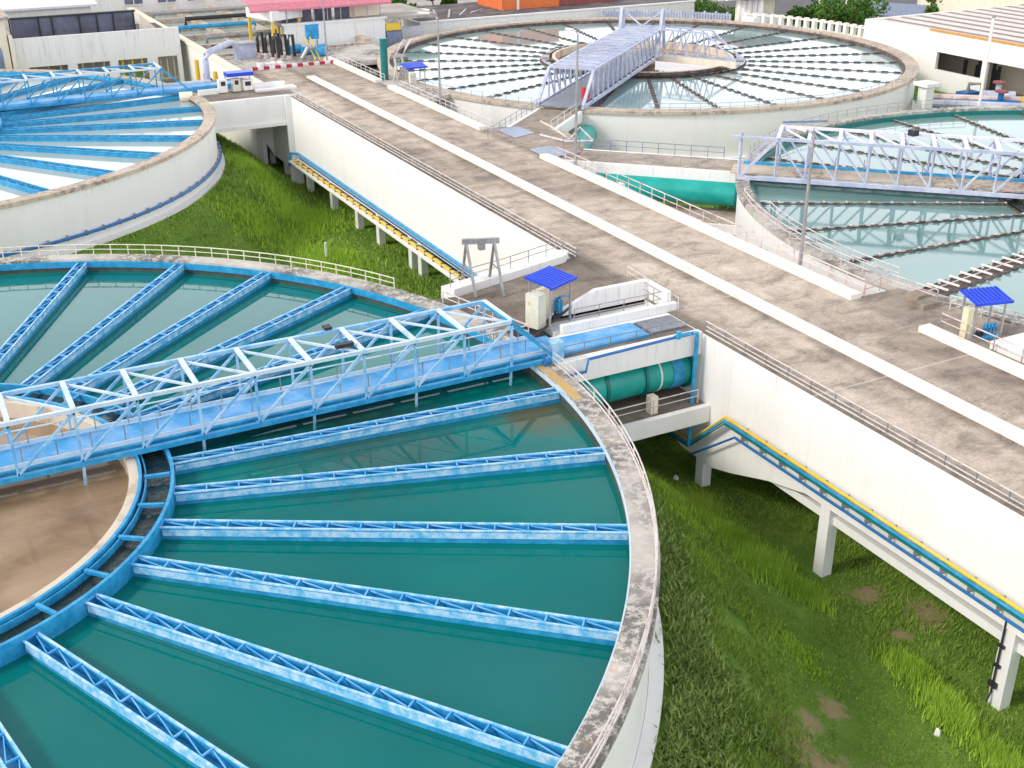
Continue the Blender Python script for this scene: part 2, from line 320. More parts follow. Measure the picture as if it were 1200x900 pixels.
ORG = {}
def mesh_of(name, mb, mat, o=(0, 0, 0), smooth=False):
    me = bpy.data.meshes.new(name)
    me.from_pydata([(x - o[0], y - o[1], z - o[2]) for x, y, z in mb.v], [], mb.f)
    me.materials.append(mat)
    if smooth:
        for p in me.polygons: p.use_smooth = True
        try: me.set_sharp_from_angle(angle=R_(40))
        except Exception: pass
    me.update(); return me
def obj(name, mb, mat, parent=None, smooth=False, org=None):
    o0 = ORG[parent.name] if parent else (org or (0, 0, 0))
    if isinstance(mat, str): mat = M[mat]
    o = bpy.data.objects.new(name, mesh_of(name, mb, mat, o0, smooth)); COL.objects.link(o)
    if parent: o.parent = parent
    else: o.location = o0
    ORG[o.name] = o0
    return o
def each(name, mb, mat, parent, smooth=False):
    out = []
    for i, (v0, f0) in enumerate(mb.st):
        v1, f1 = mb.st[i + 1] if i + 1 < len(mb.st) else (len(mb.v), len(mb.f))
        q = MB(); q.v = mb.v[v0:v1]; q.f = [tuple(k - v0 for k in f) for f in mb.f[f0:f1]]; out.append(obj(name, q, mat, parent, smooth))
    return out
def thing(name, label, cat, loc=(0, 0, 0), group=None):
    o = bpy.data.objects.new(name, None); COL.objects.link(o); o.location = loc; o.empty_display_size = 0.3
    o['label'] = label; o['category'] = cat
    if group: o['group'] = group
    ORG[o.name] = tuple(loc); return o
def tag(o, label, cat, group=None):
    o['label'] = label; o['category'] = cat
    if group: o['group'] = group
    return o
def struct(name, mb, mat, label=None, kind='structure', smooth=False):
    o = obj(name, mb, mat, None, smooth); o['kind'] = kind
    if label: o['label'] = label
    return o
def dup(root, loc, label, rotz=0.0, group=None):
    def cp(o, par):
        c = o.copy(); COL.objects.link(c); c.parent = par
        for ch in list(o.children): cp(ch, c)
        return c
    r = cp(root, None); r.location = loc; r.rotation_euler = (0, 0, rotz); r['label'] = label
    if group: r['group'] = group
    return r
def pol(c, r, a): return (c[0] + r * math.cos(R_(a)), c[1] + r * math.sin(R_(a)))

TA, TB, TC, TD = (-3.33, 32.75), (-2.63, 83.56), (55.95, 83.46), (56.41, 35.32)
TANKS = (TA, TB, TC, TD)
GZ = -6.4
def sstep(t): t = max(0, min(1, t)); return t * t * (3 - 2 * t)
def ground_z(x, y):
    h = 0
    for c in TANKS:
        d = math.hypot(x - c[0], y - c[1]) - 22.5; h = max(h, 1 - sstep(d / 5.5))
    if x > 70: h = max(h, sstep((x - 70) / 6) * (1 - sstep((x - 92) / 8)) * (1 - sstep((y - 88) / 8)))
    return GZ + 3.1 * h

# ------------------------------------------------------------------ ground
def grid_axis(lo, hi, fine0, fine1, step):
    a = [lo, lo * 0.5 + fine0 * 0.5, fine0]; x = fine0
    while x < fine1: x += step; a.append(x)
    return a + [fine1 * 0.5 + hi * 0.5, hi]
xs = grid_axis(-1500, 1500, -40, 130, 1.25); ys = grid_axis(-1500, 1500, -20, 160, 1.25)
g = MB(); g.v = [(x, y, ground_z(x, y)) for y in ys for x in xs]; nx = len(xs)
g.f = [(j * nx + i, j * nx + i + 1, (j + 1) * nx + i + 1, (j + 1) * nx + i) for j in range(len(ys) - 1) for i in range(nx - 1)]
struct('ground', g, 'ground', 'grassy ground with bare soil patches between the tanks', smooth=True)
y_ = MB(); y_.box(62, 175, 108.5, 190, -6.5, -6.25)
struct('paved_yard', y_, 'yard', 'pale paved yard beyond the far round tanks')
y_ = MB(); y_.box(86, 150, 119, 147, -6.24, -6.18)
struct('road_beyond_tanks', y_, 'asphalt', 'dark asphalt road behind the back right tank')
y_ = MB()
for i in range(16): y_.box(88 + i * 3.2, 89.7 + i * 3.2, 147.3, 147.7, -6.24, -6.0)
struct('road_kerb', y_, 'kerb', 'white kerb stones along the asphalt road')

# ------------------------------------------------------------------ tanks
def launder_blue(parent, c, a, r0, r1, w=0.46, zt=-0.17, zb=-0.80, pale=True):
    A = Vector((math.cos(R_(a)), math.sin(R_(a)), 0)); N = Vector((-A.y, A.x, 0)); C0 = Vector((c[0], c[1], 0))
    def P(r, s, z): q = C0 + A * r + N * s; return (q.x, q.y, z)
    m = MB()
    for sg in (-1, 1): m.beam(P(r0, sg * (w / 2 - 0.02), (zt + zb) / 2), P(r1, sg * (w / 2 - 0.02), (zt + zb) / 2), 0.04, zt - zb)
    m.beam(P(r0, 0, -0.46), P(r1, 0, -0.46), w - 0.09, 0.04)
    la = obj('launder', m, 'blue', parent)
    b = MB(); n = int((r1 - r0) / 0.86)
    for sg in (-1, 1): b.beam(P(r0, sg * (w / 2 + 0.012), zt + 0.025), P(r1, sg * (w / 2 + 0.012), zt + 0.025), 0.06, 0.04)
    if not pale: zt2 = zt
    for sg in (-1, 1) if pale else (): b.beam(P(r0 + 0.05, sg * (w / 2 + 0.006), zt - 0.15), P(r1 - 0.05, sg * (w / 2 + 0.006), zt - 0.11), 0.03, 0.19)
    obj('flange', b, 'blue_pale' if pale else 'blue', la)
    b = MB()
    for i in range(n + 1):
        r = r0 + (r1 - r0) * i / n
        b.beam(P(r, -w / 2 + 0.04, zt + 0.03), P(r, w / 2 - 0.04, zt + 0.03), 0.035, 0.05)
        if i < n:
            r2 = r0 + (r1 - r0) * (i + 1) / n
            b.beam(P(r + 0.05, w / 2 - 0.06, zt + 0.01), P(r2 - 0.05, -w / 2 + 0.06, zt + 0.01), 0.026, 0.03)
    obj('bracing', b, 'blue_brace' if pale else 'blue', la)
def launder_rust(parent, c, a, r0, r1, w=0.17, zt=-0.35, wl=-0.46, tooth=0.6, ties=True):
    A = Vector((math.cos(R_(a)), math.sin(R_(a)), 0)); N = Vector((-A.y, A.x, 0)); C0 = Vector((c[0], c[1], 0))
    def P(r, s, z): q = C0 + A * r + N * s; return (q.x, q.y, z)
    m = MB(); n = int((r1 - r0) / tooth)
    for sg in (-1, 1):
        m.beam(P(r0, sg * w / 2, (zt + wl) / 2 - 0.10), P(r1, sg * w / 2, (zt + wl) / 2 - 0.10), 0.04, zt - wl)
        for i in range(n):
            ra = r0 + (r1 - r0) * (i + 0.22) / n; rb = r0 + (r1 - r0) * (i + 0.78) / n
            m.beam(P(ra, sg * (w / 2 + 0.03), zt - 0.03), P(rb, sg * (w / 2 + 0.03), zt - 0.03), 0.04, 0.10)
    m.beam(P(r0, 0, wl + 0.06), P(r1, 0, wl + 0.06), w - 0.05, 0.03)
    la = obj('launder', m, 'rust_launder', parent)
    if ties:
        b = MB()
        k = int((r1 - r0) / 1.1); b.beam(P(r0, 0, zt + 0.045), P(r1, 0, zt + 0.045), 0.02, 0.02)
        for i in range(k + 1):
            r = r0 + (r1 - r0) * i / k; b.beam(P(r, -w / 2, zt + 0.06), P(r, w / 2, zt + 0.06), 0.09, 0.06)
        obj('cross_tie', b, 'rail', la)

def tank(name, label, c, angs, kind, cop, wat, wellr=(7.55, 8.55), band=False, cw=0.73):
    t = thing(name, label, 'round tank', (c[0], c[1], -3.5), 'round clarifier tanks')
    obj('tank_wall', MB().ring(c, 21.35, 21.85, -6.3, -0.22, n=240), 'wall', t, True)
    obj('coping', MB().ring(c, 22.0 - cw, 22.0, -0.22, 0.0, n=240), cop, t, True)
    obj('footing', MB().ring(c, 21.86, 22.25, -6.3, -3.15, n=240), 'wall', t, True)
    ri = 22.0 - cw
    if kind == 'blue':
        obj('weir_trough', MB().ring(c, ri - 0.07, ri - 0.004, -0.36, -0.09, 6, 262, n=180), 'blue', t, True)
        obj('weir_edge', MB().ring(c, ri - 0.05, ri - 0.004, -0.20, -0.06, -98, 6, n=80), 'coping_tan' if not label.startswith('large') else 'truss_white', t, True)
        r1 = ri - 0.02
    else:
        obj('weir_trough', MB().ring(c, ri - 0.20, ri - 0.004, -0.50, -0.16, n=240), 'pipe_teal_d' if kind == 'teal' else 'rust_launder', t, True)
        r1 = ri - 0.12
    obj('inner_wall', MB().ring(c, ri - 0.02, ri + 0.2, -2.0, -0.23, n=240), 'dark_wall', t, True)
    r0, r2 = wellr
    rm = 'blue' if kind == 'blue' else 'rust_launder'
    zr = 0.0 if kind == 'blue' else -0.33
    w1 = obj('outer_well_ring', MB().ring(c, r2 - 0.10, r2, -1.2, zr, n=120), rm, t, True)
    w2 = obj('inner_well_ring', MB().ring(c, r0, r0 + 0.09, -1.2, 0.02 if kind == 'blue' else -0.3, n=120), rm, t, True)
    obj('ring_lip', MB().ring(c, r0 + 0.17, r0 + 0.21, -0.5, -0.06, n=120), rm, w2, True)
    obj('well_wall', MB().ring(c, r0 - 0.28, r0 - 0.01, -2.0, -0.06, n=120), 'well', t, True)
    for k in range(30):
        a = k * 12.0 + 0.5
        if kind != 'blue' and k % 2: continue
        p = pol(c, r0 + 0.15, a); q = pol(c, r2 - 0.13, a)
        obj('ring_strut', MB().beam((p[0], p[1], -0.06), (q[0], q[1], -0.06), 0.10, 0.10), rm, t)
    for a in angs:
        if kind == 'blue': launder_blue(t, c, a, r2, r1, pale=label.startswith('large'), w=0.35 if label.startswith('large') else 0.50)
        else: launder_rust(t, c, a, r2, r1, ties=(kind == 'teal'), tooth=0.6 if kind == 'teal' else 0.9)
    obj('centre_column', MB().ring(c, 0.0, 1.1, -4, 0.3, n=24), 'coping', t, True)
    w = MB().annulus(c, r2 - 0.05, 21.4, -0.54 if label.startswith('large') else -0.42); struct('water', w, wat, 'settled water in the ' + label.split(',')[0])
    w = MB().annulus(c, r0 + 0.1, r2 - 0.08, -0.26); struct('water', w, 'dark_water', 'dark trough water around the centre well of the ' + label.split(',')[0])
    w = MB().disc(c, r0 - 0.05, -0.62); struct('water', w, 'brown_water', 'brown raw water in the centre well of the ' + label.split(',')[0])
    if band:
        b = MB(); pts = [(*pol(c, 22.05, a), -2.55) for a in range(-100, 11, 2)]; b.tube(pts, 0.09, 6)
        bb = obj('band_pipe', b, 'blue_deep', t, True)
        b = MB()
        for a in range(-98, 10, 3): p = pol(c, 22.0, a); b.box(p[0] - 0.06, p[0] + 0.06, p[1] - 0.06, p[1] + 0.06, -2.68, -2.38)
        each('bracket', b, 'steel', bb)
    return t
angA = [-5.25, -17.3, -29.3, -41.2, -53.1, -65.0, -77, -89, -101, 7.0, 18.6, 30.2, 41.4, 52.6, 64.4, 76.4, 88.4, 100.4, 112.4]
tankA = tank('clarifier_tank', 'large near round tank, blue radial launders over deep teal water', TA, angA, 'blue', 'coping', 'waterA')
angB = [-5.25 + 12 * k for k in range(-8, 11)]
tank('clarifier_tank', 'round tank at upper left, blue launders over pale water, white wall with dark pipe band', TB, angB, 'blue', 'coping_tan', 'waterB', band=True)
angC = [-33.3 + 12.414 * k for k in range(29)]
tank('clarifier_tank', 'farthest round tank at top centre, dark rusty launders over almost white water', TC, angC, 'lilac', 'coping_tan', 'waterC', cw=1.0)
angD = [163.6 + 12.857 * k for k in range(28) if k != 2]
tankD = tank('clarifier_tank', 'round tank at right edge, toothed dark launders over milky green water', TD, angD, 'teal', 'coping', 'waterD')
launder_rust(tankD, TD, 189.3, 8.55, 21.1, w=0.95, ties=False)
b = MB(); b.beam((*pol(TD, 8.6, 189.3), -0.24), (*pol(TD, 21.0, 189.3), -0.24), 0.03, 0.03)
for i in range(16):
    r = 9.2 + i * 0.78; p = pol(TD, r, 189.3); N = Vector((-math.sin(R_(189.3)), math.cos(R_(189.3))))
    b.beam((p[0] - N.x * 0.5, p[1] - N.y * 0.5, -0.2), (p[0] + N.x * 0.5, p[1] + N.y * 0.5, -0.2), 0.1, 0.06)
obj('cross_tie', b, 'kerb', tankD)

M['stain'] = m_coping('ochre_stained_coping', (0.62, 0.40, 0.12), (0.45, 0.40, 0.32), 0.47)
obj('stained_patch', MB().ring(TA, 21.29, 21.62, 0.001, 0.005, -8.5, 3.5), 'stain', tankA)
# ------------------------------------------------------------------ railings
def railing(label, pts, h=0.46, step=1.0, mat='rail', pmat=None, r=0.022, rails=(1.0, 0.52), base=0.0, group='guard railings', low=False):
    P = [Vector(p) for p in pts]
    t = thing('guard_railing', label, 'railing', tuple(P[0]), group)
    for i, k in enumerate(rails):
        obj('top_rail' if i == 0 else 'mid_rail', MB().tube([(p.x, p.y, p.z + h * k) for p in P], r * (1.15 if i == 0 else 0.9), 6), mat, t)
    if low: obj('toe_rail', MB().tube([(p.x, p.y, p.z + 0.06) for p in P], r * 1.2, 6), mat, t)
    L_ = [0]
    for i in range(1, len(P)): L_.append(L_[-1] + (P[i] - P[i - 1]).length)
    n = min(99, max(1, round(L_[-1] / step)))
    for k in range(n + 1):
        d = L_[-1] * k / n; i = 1
        while i < len(P) - 1 and L_[i] < d: i += 1
        f = (d - L_[i - 1]) / max(1e-6, L_[i] - L_[i - 1]); q = P[i - 1].lerp(P[i], f)
        obj('post', MB().tube([(q.x, q.y, q.z + base), (q.x, q.y, q.z + h)], r * 1.1, 5), pmat or mat, t)
    return t
def arc(c, r, a0, a1, z=0.0, step=2.0):
    n = max(2, int(abs(a1 - a0) / step)); return [(*pol(c, r, a0 + (a1 - a0) * i / n), z) for i in range(n + 1)]
railing('cream curved guard rail on the near tank rim in front of the grass', arc(TA, 21.9, 25, 104), 0.46, 0.78, 'rail_cream')
railing('rusty white guard rail curving along the right rim of the near tank', arc(TA, 21.9, -66, 1.5), 0.44, 1.35, 'rail', low=True)
railing('faint thin guard rail along the near rim of the farthest tank', arc(TC, 21.8, -124, -52), 0.5, 1.0, 'steel', r=0.016)
railing('guard rail on the left rim of the farthest tank near the road', arc(TC, 21.8, -175, -141), 0.5, 1.0, 'steel', r=0.016)
railing('double white guard rail on the left rim of the right edge tank', arc(TD, 21.9, 152, 186), 0.5, 1.3, 'rail_pink')
railing('inner guard rail on the left rim of the right edge tank', arc(TD, 21.15, 158, 186), 0.5, 1.3, 'rail')
railing('thin guard rail on the far rim of the right edge tank', arc(TD, 21.9, 70, 128), 0.55, 0.9, 'steel', r=0.016)

# ------------------------------------------------------------------ elevated channel and its deck
CH = thing('elevated_channel', 'long white concrete channel on square columns carrying the stained roadway', 'concrete channel', (28.5, 45, GZ))
def wall_poly(y0, y1, bot):   # side wall: list of (y, zbottom)
    m = MB(); prof = [(y, z) for y, z in bot]
    vs_ = []; fs = []
    for x in (24.86, 25.10):
        for y, z in prof: vs_.append((x, y, z))
        for y, z in reversed(prof): vs_.append((x, y, -0.02))
    n = 2 * len(prof)
    fs = [tuple(range(n)), tuple(range(2 * n - 1, n - 1, -1))] + [(i, (i + 1) % n, n + (i + 1) % n, n + i) for i in range(n)]
    return m.add(vs_, fs)
hau = [(2, -3.6), (22, -3.6), (26, -3.65), (28, -4.15), (30, -4.85), (31.2, -5.2), (33.2, -5.2), (35, -4.4), (41.4, -4.3), (80, -4.45), (83, -5.4), (88, -5.4), (93, -4.6)]
obj('side_wall', wall_poly(2, 93, hau), 'wall_clean', CH)
obj('side_wall', MB().box(32.0, 32.26, 2, 97, -4.4, -0.02), 'wall', CH)
obj('channel_floor', MB().box(25.1, 32.0, 2, 93, -4.3, -4.0), 'wall', CH)
obj('deck_slab', MB().box(25.1, 32.0, 2, 92.2, -0.35, -0.02), 'wall', CH)
each('soffit_beam', MB().box(25.9, 26.6, 2, 93, -4.9, -4.301).box(30.4, 31.2, 2, 93, -4.9, -4.301), 'wall', CH)
for y in (9.8, 17.4, 25.05, 32.0, 39.5, 50.5, 59.2, 60.6, 65.7, 69.4, 74.2, 79.2, 84.4, 88.3):
    w = 0.24 if y > 58 else 0.23
    zt = -3.58 if y < 27 else -4.28
    obj('column', MB().box(24.92, 25.34, y - w, y + w, -6.9, zt), 'wall', CH)
    obj('column', MB().box(31.2, 31.8, y - w, y + w, -6.9, -4.42), 'wall', CH)
# road deck with a paved join towards the tanks
rd = MB(); rd.box(24.86, 32.32, 2, 92.2, -0.018, 0.0)
struct('road', rd, 'deck', 'long stained concrete roadway running across the scene')
kb = MB()
def kerb(x0, x1, y0, y1, h, z=0.0):
    kb.prism([(x0, y0), (x1, y0), (x1, y1), (x0, y1)], z + 0.001, z + h)
kerb(28.10, 28.72, 2, 87.4, 0.13)
struct('centre_kerb', kb, 'kerb', 'long white kerb dividing the roadway')
kb = MB(); kerb(31.95, 32.5, 2, 28.6, 0.22); kerb(31.95, 32.5, 32.2, 57.7, 0.22); kerb(31.95, 32.5, 65.5, 80.6, 0.22); kerb(31.95, 32.5, 83.0, 94.2, 0.22)
struct('side_kerb', kb, 'kerb', 'white kerb along the far side of the roadway with gaps at the walkways')
kb = MB(); kb.box(25.3, 32.1, 92.2, 92.5, -0.1, 0.22); struct('striped_kerb', kb, 'redwhite', 'red and white striped kerb closing the far end of the roadway')
sp = MB()
for (x, y) in ((33.6, 64.0), (33.0, 58.6)): sp.prism([(x - 0.7, y - 1.5), (x + 1.0, y - 0.9), (x + 0.9, y + 1.2), (x - 0.7, y + 1.0)], 0.028, 0.05)
struct('cover_plates', sp, 'slate', 'blue grey steel cover plates set in the paving at the walkway fork')

railing('low weathered rail on the near roadway edge, right of the first bridge', [(25.0, y, 0) for y in (2, 10, 20, 32.3)], 0.42, 1.15, 'rail', 'rail_grey', low=True)
railing('low weathered rail on the near roadway edge, from platform to far footbridge', [(25.0, y, 0) for y in (41.8, 55, 70, 81.3)], 0.42, 1.15, 'rail', 'rail_grey', low=True)
railing('double pinkish rail beyond the far kerb above the teal pipe', [(32.85, y, 0.0) for y in (32.4, 40, 50, 57.4)], 0.62, 1.1, 'rail_pink', 'rail_pink', low=True)
railing('thin white rail beyond the far kerb beside the farthest tank', [(32.8, 65.4, 0), (32.8, 73, 0), (32.8, 80.3, 0)], 0.55, 1.0, 'rail')
railing('short double pinkish rail in front of the right kiosk', [(32.85, 16, 0), (32.85, 22, 0), (32.85, 28.4, 0)], 0.62, 1.3, 'rail_pink', 'steel')
railing('thin white rail beside the far end of the roadway', [(32.8, 83.2, 0), (32.8, 94, 0)], 0.5, 1.0, 'rail')

# ------------------------------------------------------------------ platform between near tank and roadway
PF = thing('pump_platform', 'paved concrete platform between the near tank and the roadway', 'platform', (21.5, 38, GZ))
pts_in = [pol(TA, 21.98, a) for a in (19.5, 16, 12, 9, 8.2)]
obj('slab', MB().prism([(24.855, 36.2), (24.855, 42.0), (24.2, 41.5), (21.2, 40.7), (18.6, 40.0), (17.35, 40.2)] + pts_in + [(18.65, 35.9), (20.4, 36.2)], -0.35, -0.014), 'deck', PF)
obj('support_wall', MB().box(19.8, 24.8, 37.0, 40.4, -6.3, -0.36), 'wall', PF)
kbm = MB().prism([(18.3, 40.05), (21.2, 40.72), (24.3, 41.55), (24.75, 42.05), (24.6, 42.35), (21.0, 41.35), (18.0, 40.65)], -0.8, 0.30)
obj('edge_wall', kbm, 'wall', PF)
railing('thin rail on the white edge wall behind the blue roofed kiosk', [(18.3, 40.4, 0.3), (21.1, 41.05, 0.3), (24.5, 42.1, 0.3)], 0.55, 1.05, 'steel', r=0.018)
railing('guard rail in front of the kiosk beside the footbridge', [(18.9, 34.9, 0.0), (17.6, 39.6, 0.0)], 0.5, 1.0, 'rail')

FB = thing('footbridge', 'white concrete footbridge with blue floor plate joining the near tank to the roadway', 'footbridge', (21.7, 33.5, -1))
obj('girder', MB().box(18.7, 24.85, 32.30, 32.62, -0.86, 0.02), 'wall', FB)
obj('girder', MB().box(18.9, 24.85, 34.35, 34.60, -0.86, -0.02), 'wall', FB)
obj('deck', MB().box(18.6, 24.85, 32.62, 34.35, -0.30, -0.06), 'deck', FB)
obj('blue_floor_plate', MB().box(18.3, 22.95, 33.0, 34.30, -0.05, 0.05), 'blue_walk', FB)
obj('grating', MB().box(23.15, 24.7, 33.1, 34.3, -0.055, 0.02), 'grating', FB)
railing('thin rail on the footbridge between blue plate and white girder', [(18.9, 32.75, 0.0), (24.4, 32.75, 0.0)], 0.42, 1.1, 'rail_grey', r=0.016)
TR = thing('valve_pit', 'open white walled pit with sloping ends beside the blue footbridge plate', 'concrete pit', (22.5, 35.3, 0))
obj('wall', MB().box(20.2, 25.3, 34.62, 34.86, -0.35, 0.30), 'wall', TR)
obj('wall', MB().add([(20.6, 36.2, -0.1), (25.0, 36.2, -0.1), (25.0, 36.2, 0.78), (22.6, 36.2, 0.78), (20.6, 36.2, 0.02),
                      (20.6, 36.42, -0.1), (25.0, 36.42, -0.1), (25.0, 36.42, 0.78), (22.6, 36.42, 0.78), (20.6, 36.42, 0.02)],
                     [(0, 1, 2, 3, 4), (9, 8, 7, 6, 5), (0, 5, 6, 1), (1, 6, 7, 2), (2, 7, 8, 3), (3, 8, 9, 4), (4, 9, 5, 0)]), 'wall', TR)
obj('end_wall', MB().box(25.0, 25.2, 34.9, 36.4, -0.1, 0.70), 'wall', TR)
obj('floor', MB().box(20.2, 25.0, 34.86, 36.2, -0.4, -0.2), 'wall', TR)
obj('cable_ramp', MB().beam((19.1, 34.85, 0.03), (21.3, 35.95, 0.42), 0.10, 0.05), 'dark', TR)
railing('short rail around the white pit next to the kiosk', [(20.9, 35.0, 0.1), (24.8, 35.0, 0.1), (24.8, 36.6, 0.1)], 0.62, 1.0, 'steel', r=0.018)
railing('small rail on the roadway behind the white pit', [(25.35, 34.6, 0), (25.6, 38.6, 0)], 0.5, 1.3, 'rail')

# ------------------------------------------------------------------ kiosks
def kiosk(label, x, y, rot, roofz=1.75, hx=0.8, hy=0.62):
    t = thing('control_kiosk', label, 'kiosk', (0, 0, 0), 'blue roofed kiosks')
    px, py = hx - 0.17, hy - 0.14
    for sx in (-px, px):
        for sy in (-py, py): obj('post', MB().box(sx - 0.03, sx + 0.03, sy - 0.03, sy + 0.03, 0, roofz - 0.03 + 0.1 * sy), 'steel', t)
    zf, zb = roofz - 0.07, roofz + 0.09
    r = MB().prism([(-hx, -hy), (hx, -hy), (hx, hy), (-hx, hy)], [zf, zf, zb, zb], [zf + 0.05, zf + 0.05, zb + 0.05, zb + 0.05])
    r.box(-hx - 0.01, hx + 0.01, -hy - 0.04, -hy - 0.001, zf - 0.05, zf + 0.06)
    ro = obj('roof', r, 'roof_blue', t)
    rb = MB()
    for i in range(9): xx = -hx + 0.08 + i * (2 * hx - 0.16) / 8; rb.beam((xx, -hy, zf + 0.062), (xx, hy, zb + 0.062), 0.025, 0.02)
    each('roof_rib', rb, 'roof_blue', ro)
    t.location = (x, y, 0); t.rotation_euler = (0, 0, R_(rot)); return t
K1 = kiosk('blue roofed kiosk with cream cabinets beside the near tank', 20.33, 35.85, 24, 1.78)
c = obj('cabinet', MB().box(-0.86, -0.38, -0.10, 0.50, 0.0, 1.32), 'cab', K1)
obj('cabinet', MB().box(-0.25, 0.42, 0.20, 0.50, 0.05, 1.30), 'cab_y', K1)
obj('door_handle', MB().box(-0.875, -0.861, 0.30, 0.36, 0.9, 1.02), 'yellow', c)
p = MB()
for i in range(2): p.tube([(0.42 + i * 0.17, -0.12, 0.1), (0.42 + i * 0.17, -0.12, 0.72), (0.46 + i * 0.17, 0.02, 0.82), (0.50 + i * 0.17, 0.12, 0.72), (0.50 + i * 0.17, 0.12, 0.2)], 0.05, 8)
each('sampling_pipe', p, 'blue', K1, True)
obj('overflow_pipe', MB().tube([(0.62, 0.1, 0.78), (0.95, 0.0, 0.80), (1.15, -0.12, 0.74), (1.17, -0.14, -0.3)], 0.04, 8), 'blue', K1, True)
obj('valve', MB().box(0.05, 0.42, -0.16, -0.06, 0.16, 0.28).tube([(0.2, -0.11, 0.24), (0.2, -0.11, 0.42)], 0.06, 8), 'dark', K1)
K2 = kiosk('blue roofed kiosk with blue sample pipes beside the right edge tank', 33.45, 27.1, -14, 1.62, 0.76, 0.52)
obj('cabinet', MB().box(-0.60, -0.38, 0.0, 0.36, 0.0, 1.15), 'cab_y', K2)
p = MB()
for i in range(4): p.tube([(0.16 + i * 0.14, -0.1, 0.08), (0.16 + i * 0.14, -0.1, 0.42), (0.20 + i * 0.14, 0.05, 0.52), (0.22 + i * 0.14, 0.16, 0.1)], 0.04, 8)
each('sampling_pipe', p, 'blue', K2, True)
obj('pipe_base', MB().box(0.02, 0.72, -0.3, 0.3, 0.02, 0.12), 'blue', K2)
obj('valve', MB().box(-0.15, 0.1, -0.12, 0.02, 0.1, 0.3), 'dark', K2)
K3 = kiosk('small blue roofed kiosk on the left side of the farthest tank', 34.5, 81.6, 0, 1.25, 0.85, 0.6)
obj('cabinet', MB().box(-0.4, 0.1, -0.2, 0.3, 0.0, 0.7), 'cab', K3)
K4 = thing('control_cabinet', 'white control cabinets under a narrow blue canopy by the upper left tank', 'cabinet', (22.3, 85.3, 0))
for i, (x0, x1, z1) in enumerate(((20.7, 21.3, 0.95), (21.7, 22.25, 0.95), (22.45, 23.15, 0.8))):
    cc = obj('cabinet', MB().box(x0, x1, 84.6, 85.1, 0.05, z1), 'cab' if i == 1 else 'wall', K4)
    obj('window', MB().box(x0 + 0.14, x1 - 0.14, 84.585, 84.597, z1 - 0.42, z1 - 0.12), 'dark', cc)
obj('canopy', MB().box(21.3, 23.2, 84.4, 85.4, 1.12, 1.38), 'roof_blue', K4)
for x in (21.35, 23.12): obj('post', MB().box(x - 0.03, x + 0.03, 85.2, 85.26, 0, 1.12), 'steel', K4)

# A-frame hoist
AF = thing('hoist_frame', 'grey steel A-frame hoist standing behind the near tank rim', 'hoist frame', (19.6, 40.2, 0))
for (bx, by) in ((19.02, 39.55), (20.05, 39.10)):
    obj('leg', MB().beam((bx, by, 0), (bx + 0.05, by + 0.9, 2.05), 0.09), 'steel', AF)
    obj('leg', MB().beam((bx + 0.2, by + 1.75, 0), (bx + 0.05, by + 0.9, 2.05), 0.09), 'steel', AF)
    obj('brace', MB().beam((bx + 0.03, by + 0.45, 1.0), (bx + 0.13, by + 1.35, 1.0), 0.05), 'steel', AF)
obj('top_beam', MB().beam((18.9, 40.5, 2.08), (20.3, 39.95, 2.08), 0.14, 0.22), 'steel', AF)
obj('hoist_trolley', MB().box(19.5, 19.75, 40.1, 40.3, 1.72, 1.96), 'steel', AF)

# ------------------------------------------------------------------ truss bridges
def truss(label, p0, ang, Lx, W, H, mod, mats, z0=0.1, endp=1.7, walk=True, n0=0, flip=None, roof=False, taper0=False, thick=1.0):
    """p0 = outer end (front chord side centre), ang = direction towards the tank centre, local x along, y across."""
    ca, sa = math.cos(R_(ang)), math.sin(R_(ang))
    def G(x, y, z): return (p0[0] + ca * x - sa * y, p0[1] + sa * x + ca * y, z)
    t = thing('truss_bridge', label, 'truss bridge', (p0[0], p0[1], 0), 'truss bridges over the tanks')
    chord, diag, cross, walkm = mats
    n = int((Lx - endp) / mod); xs_ = [endp + i * mod for i in range(n + 1)]; xe = xs_[-1]
    zt = z0 + H; k = thick
    for y in (-W / 2, W / 2):
        obj('bottom_chord', MB().beam(G(0, y, z0), G(xe, y, z0), 0.14 * k, 0.16 * k), chord, t)
        obj('top_chord', MB().beam(G(xs_[0] - (0 if taper0 else 0), y, zt), G(xe, y, zt), 0.12 * k, 0.12 * k), diag if y < 0 else cross, t)
        obj('end_diagonal', MB().beam(G(0.1, y, z0 + 0.1), G(xs_[0], y, zt), 0.15 * k, 0.12 * k), chord, t)
        v = MB(); d = MB()
        for i, x in enumerate(xs_):
            v.beam(G(x, y, z0 + 0.06), G(x, y, zt - 0.05), 0.075 * k)
            if i < n:
                if (flip is not None and x >= flip): d.beam(G(x, y, z0 + 0.08), G(x + mod, y, zt - 0.08), 0.075 * k)
                else: d.beam(G(x, y, zt - 0.08), G(x + mod, y, z0 + 0.08), 0.075 * k)
        each('vertical', v, diag, t); each('diagonal', d, diag, t)
    for i, x in enumerate(xs_):
        obj('cross_beam', MB().beam(G(x, -W / 2, zt + 0.03), G(x, W / 2, zt + 0.03), 0.15 * k, 0.10 * k), cross, t)
    lb = MB()
    for i in range(n):
        x = xs_[i]; lb.beam(G(x, W / 2, zt - 0.03), G(x + mod, -W / 2, zt - 0.03), 0.07 * k)
    each('wind_brace', lb, cross, t)
    fb = MB()
    for x in [0.3] + xs_: fb.beam(G(x, -W / 2, z0 - 0.06), G(x, W / 2, z0 - 0.06), 0.1, 0.1)
    each('floor_beam', fb, chord, t)
    return t, G, xs_
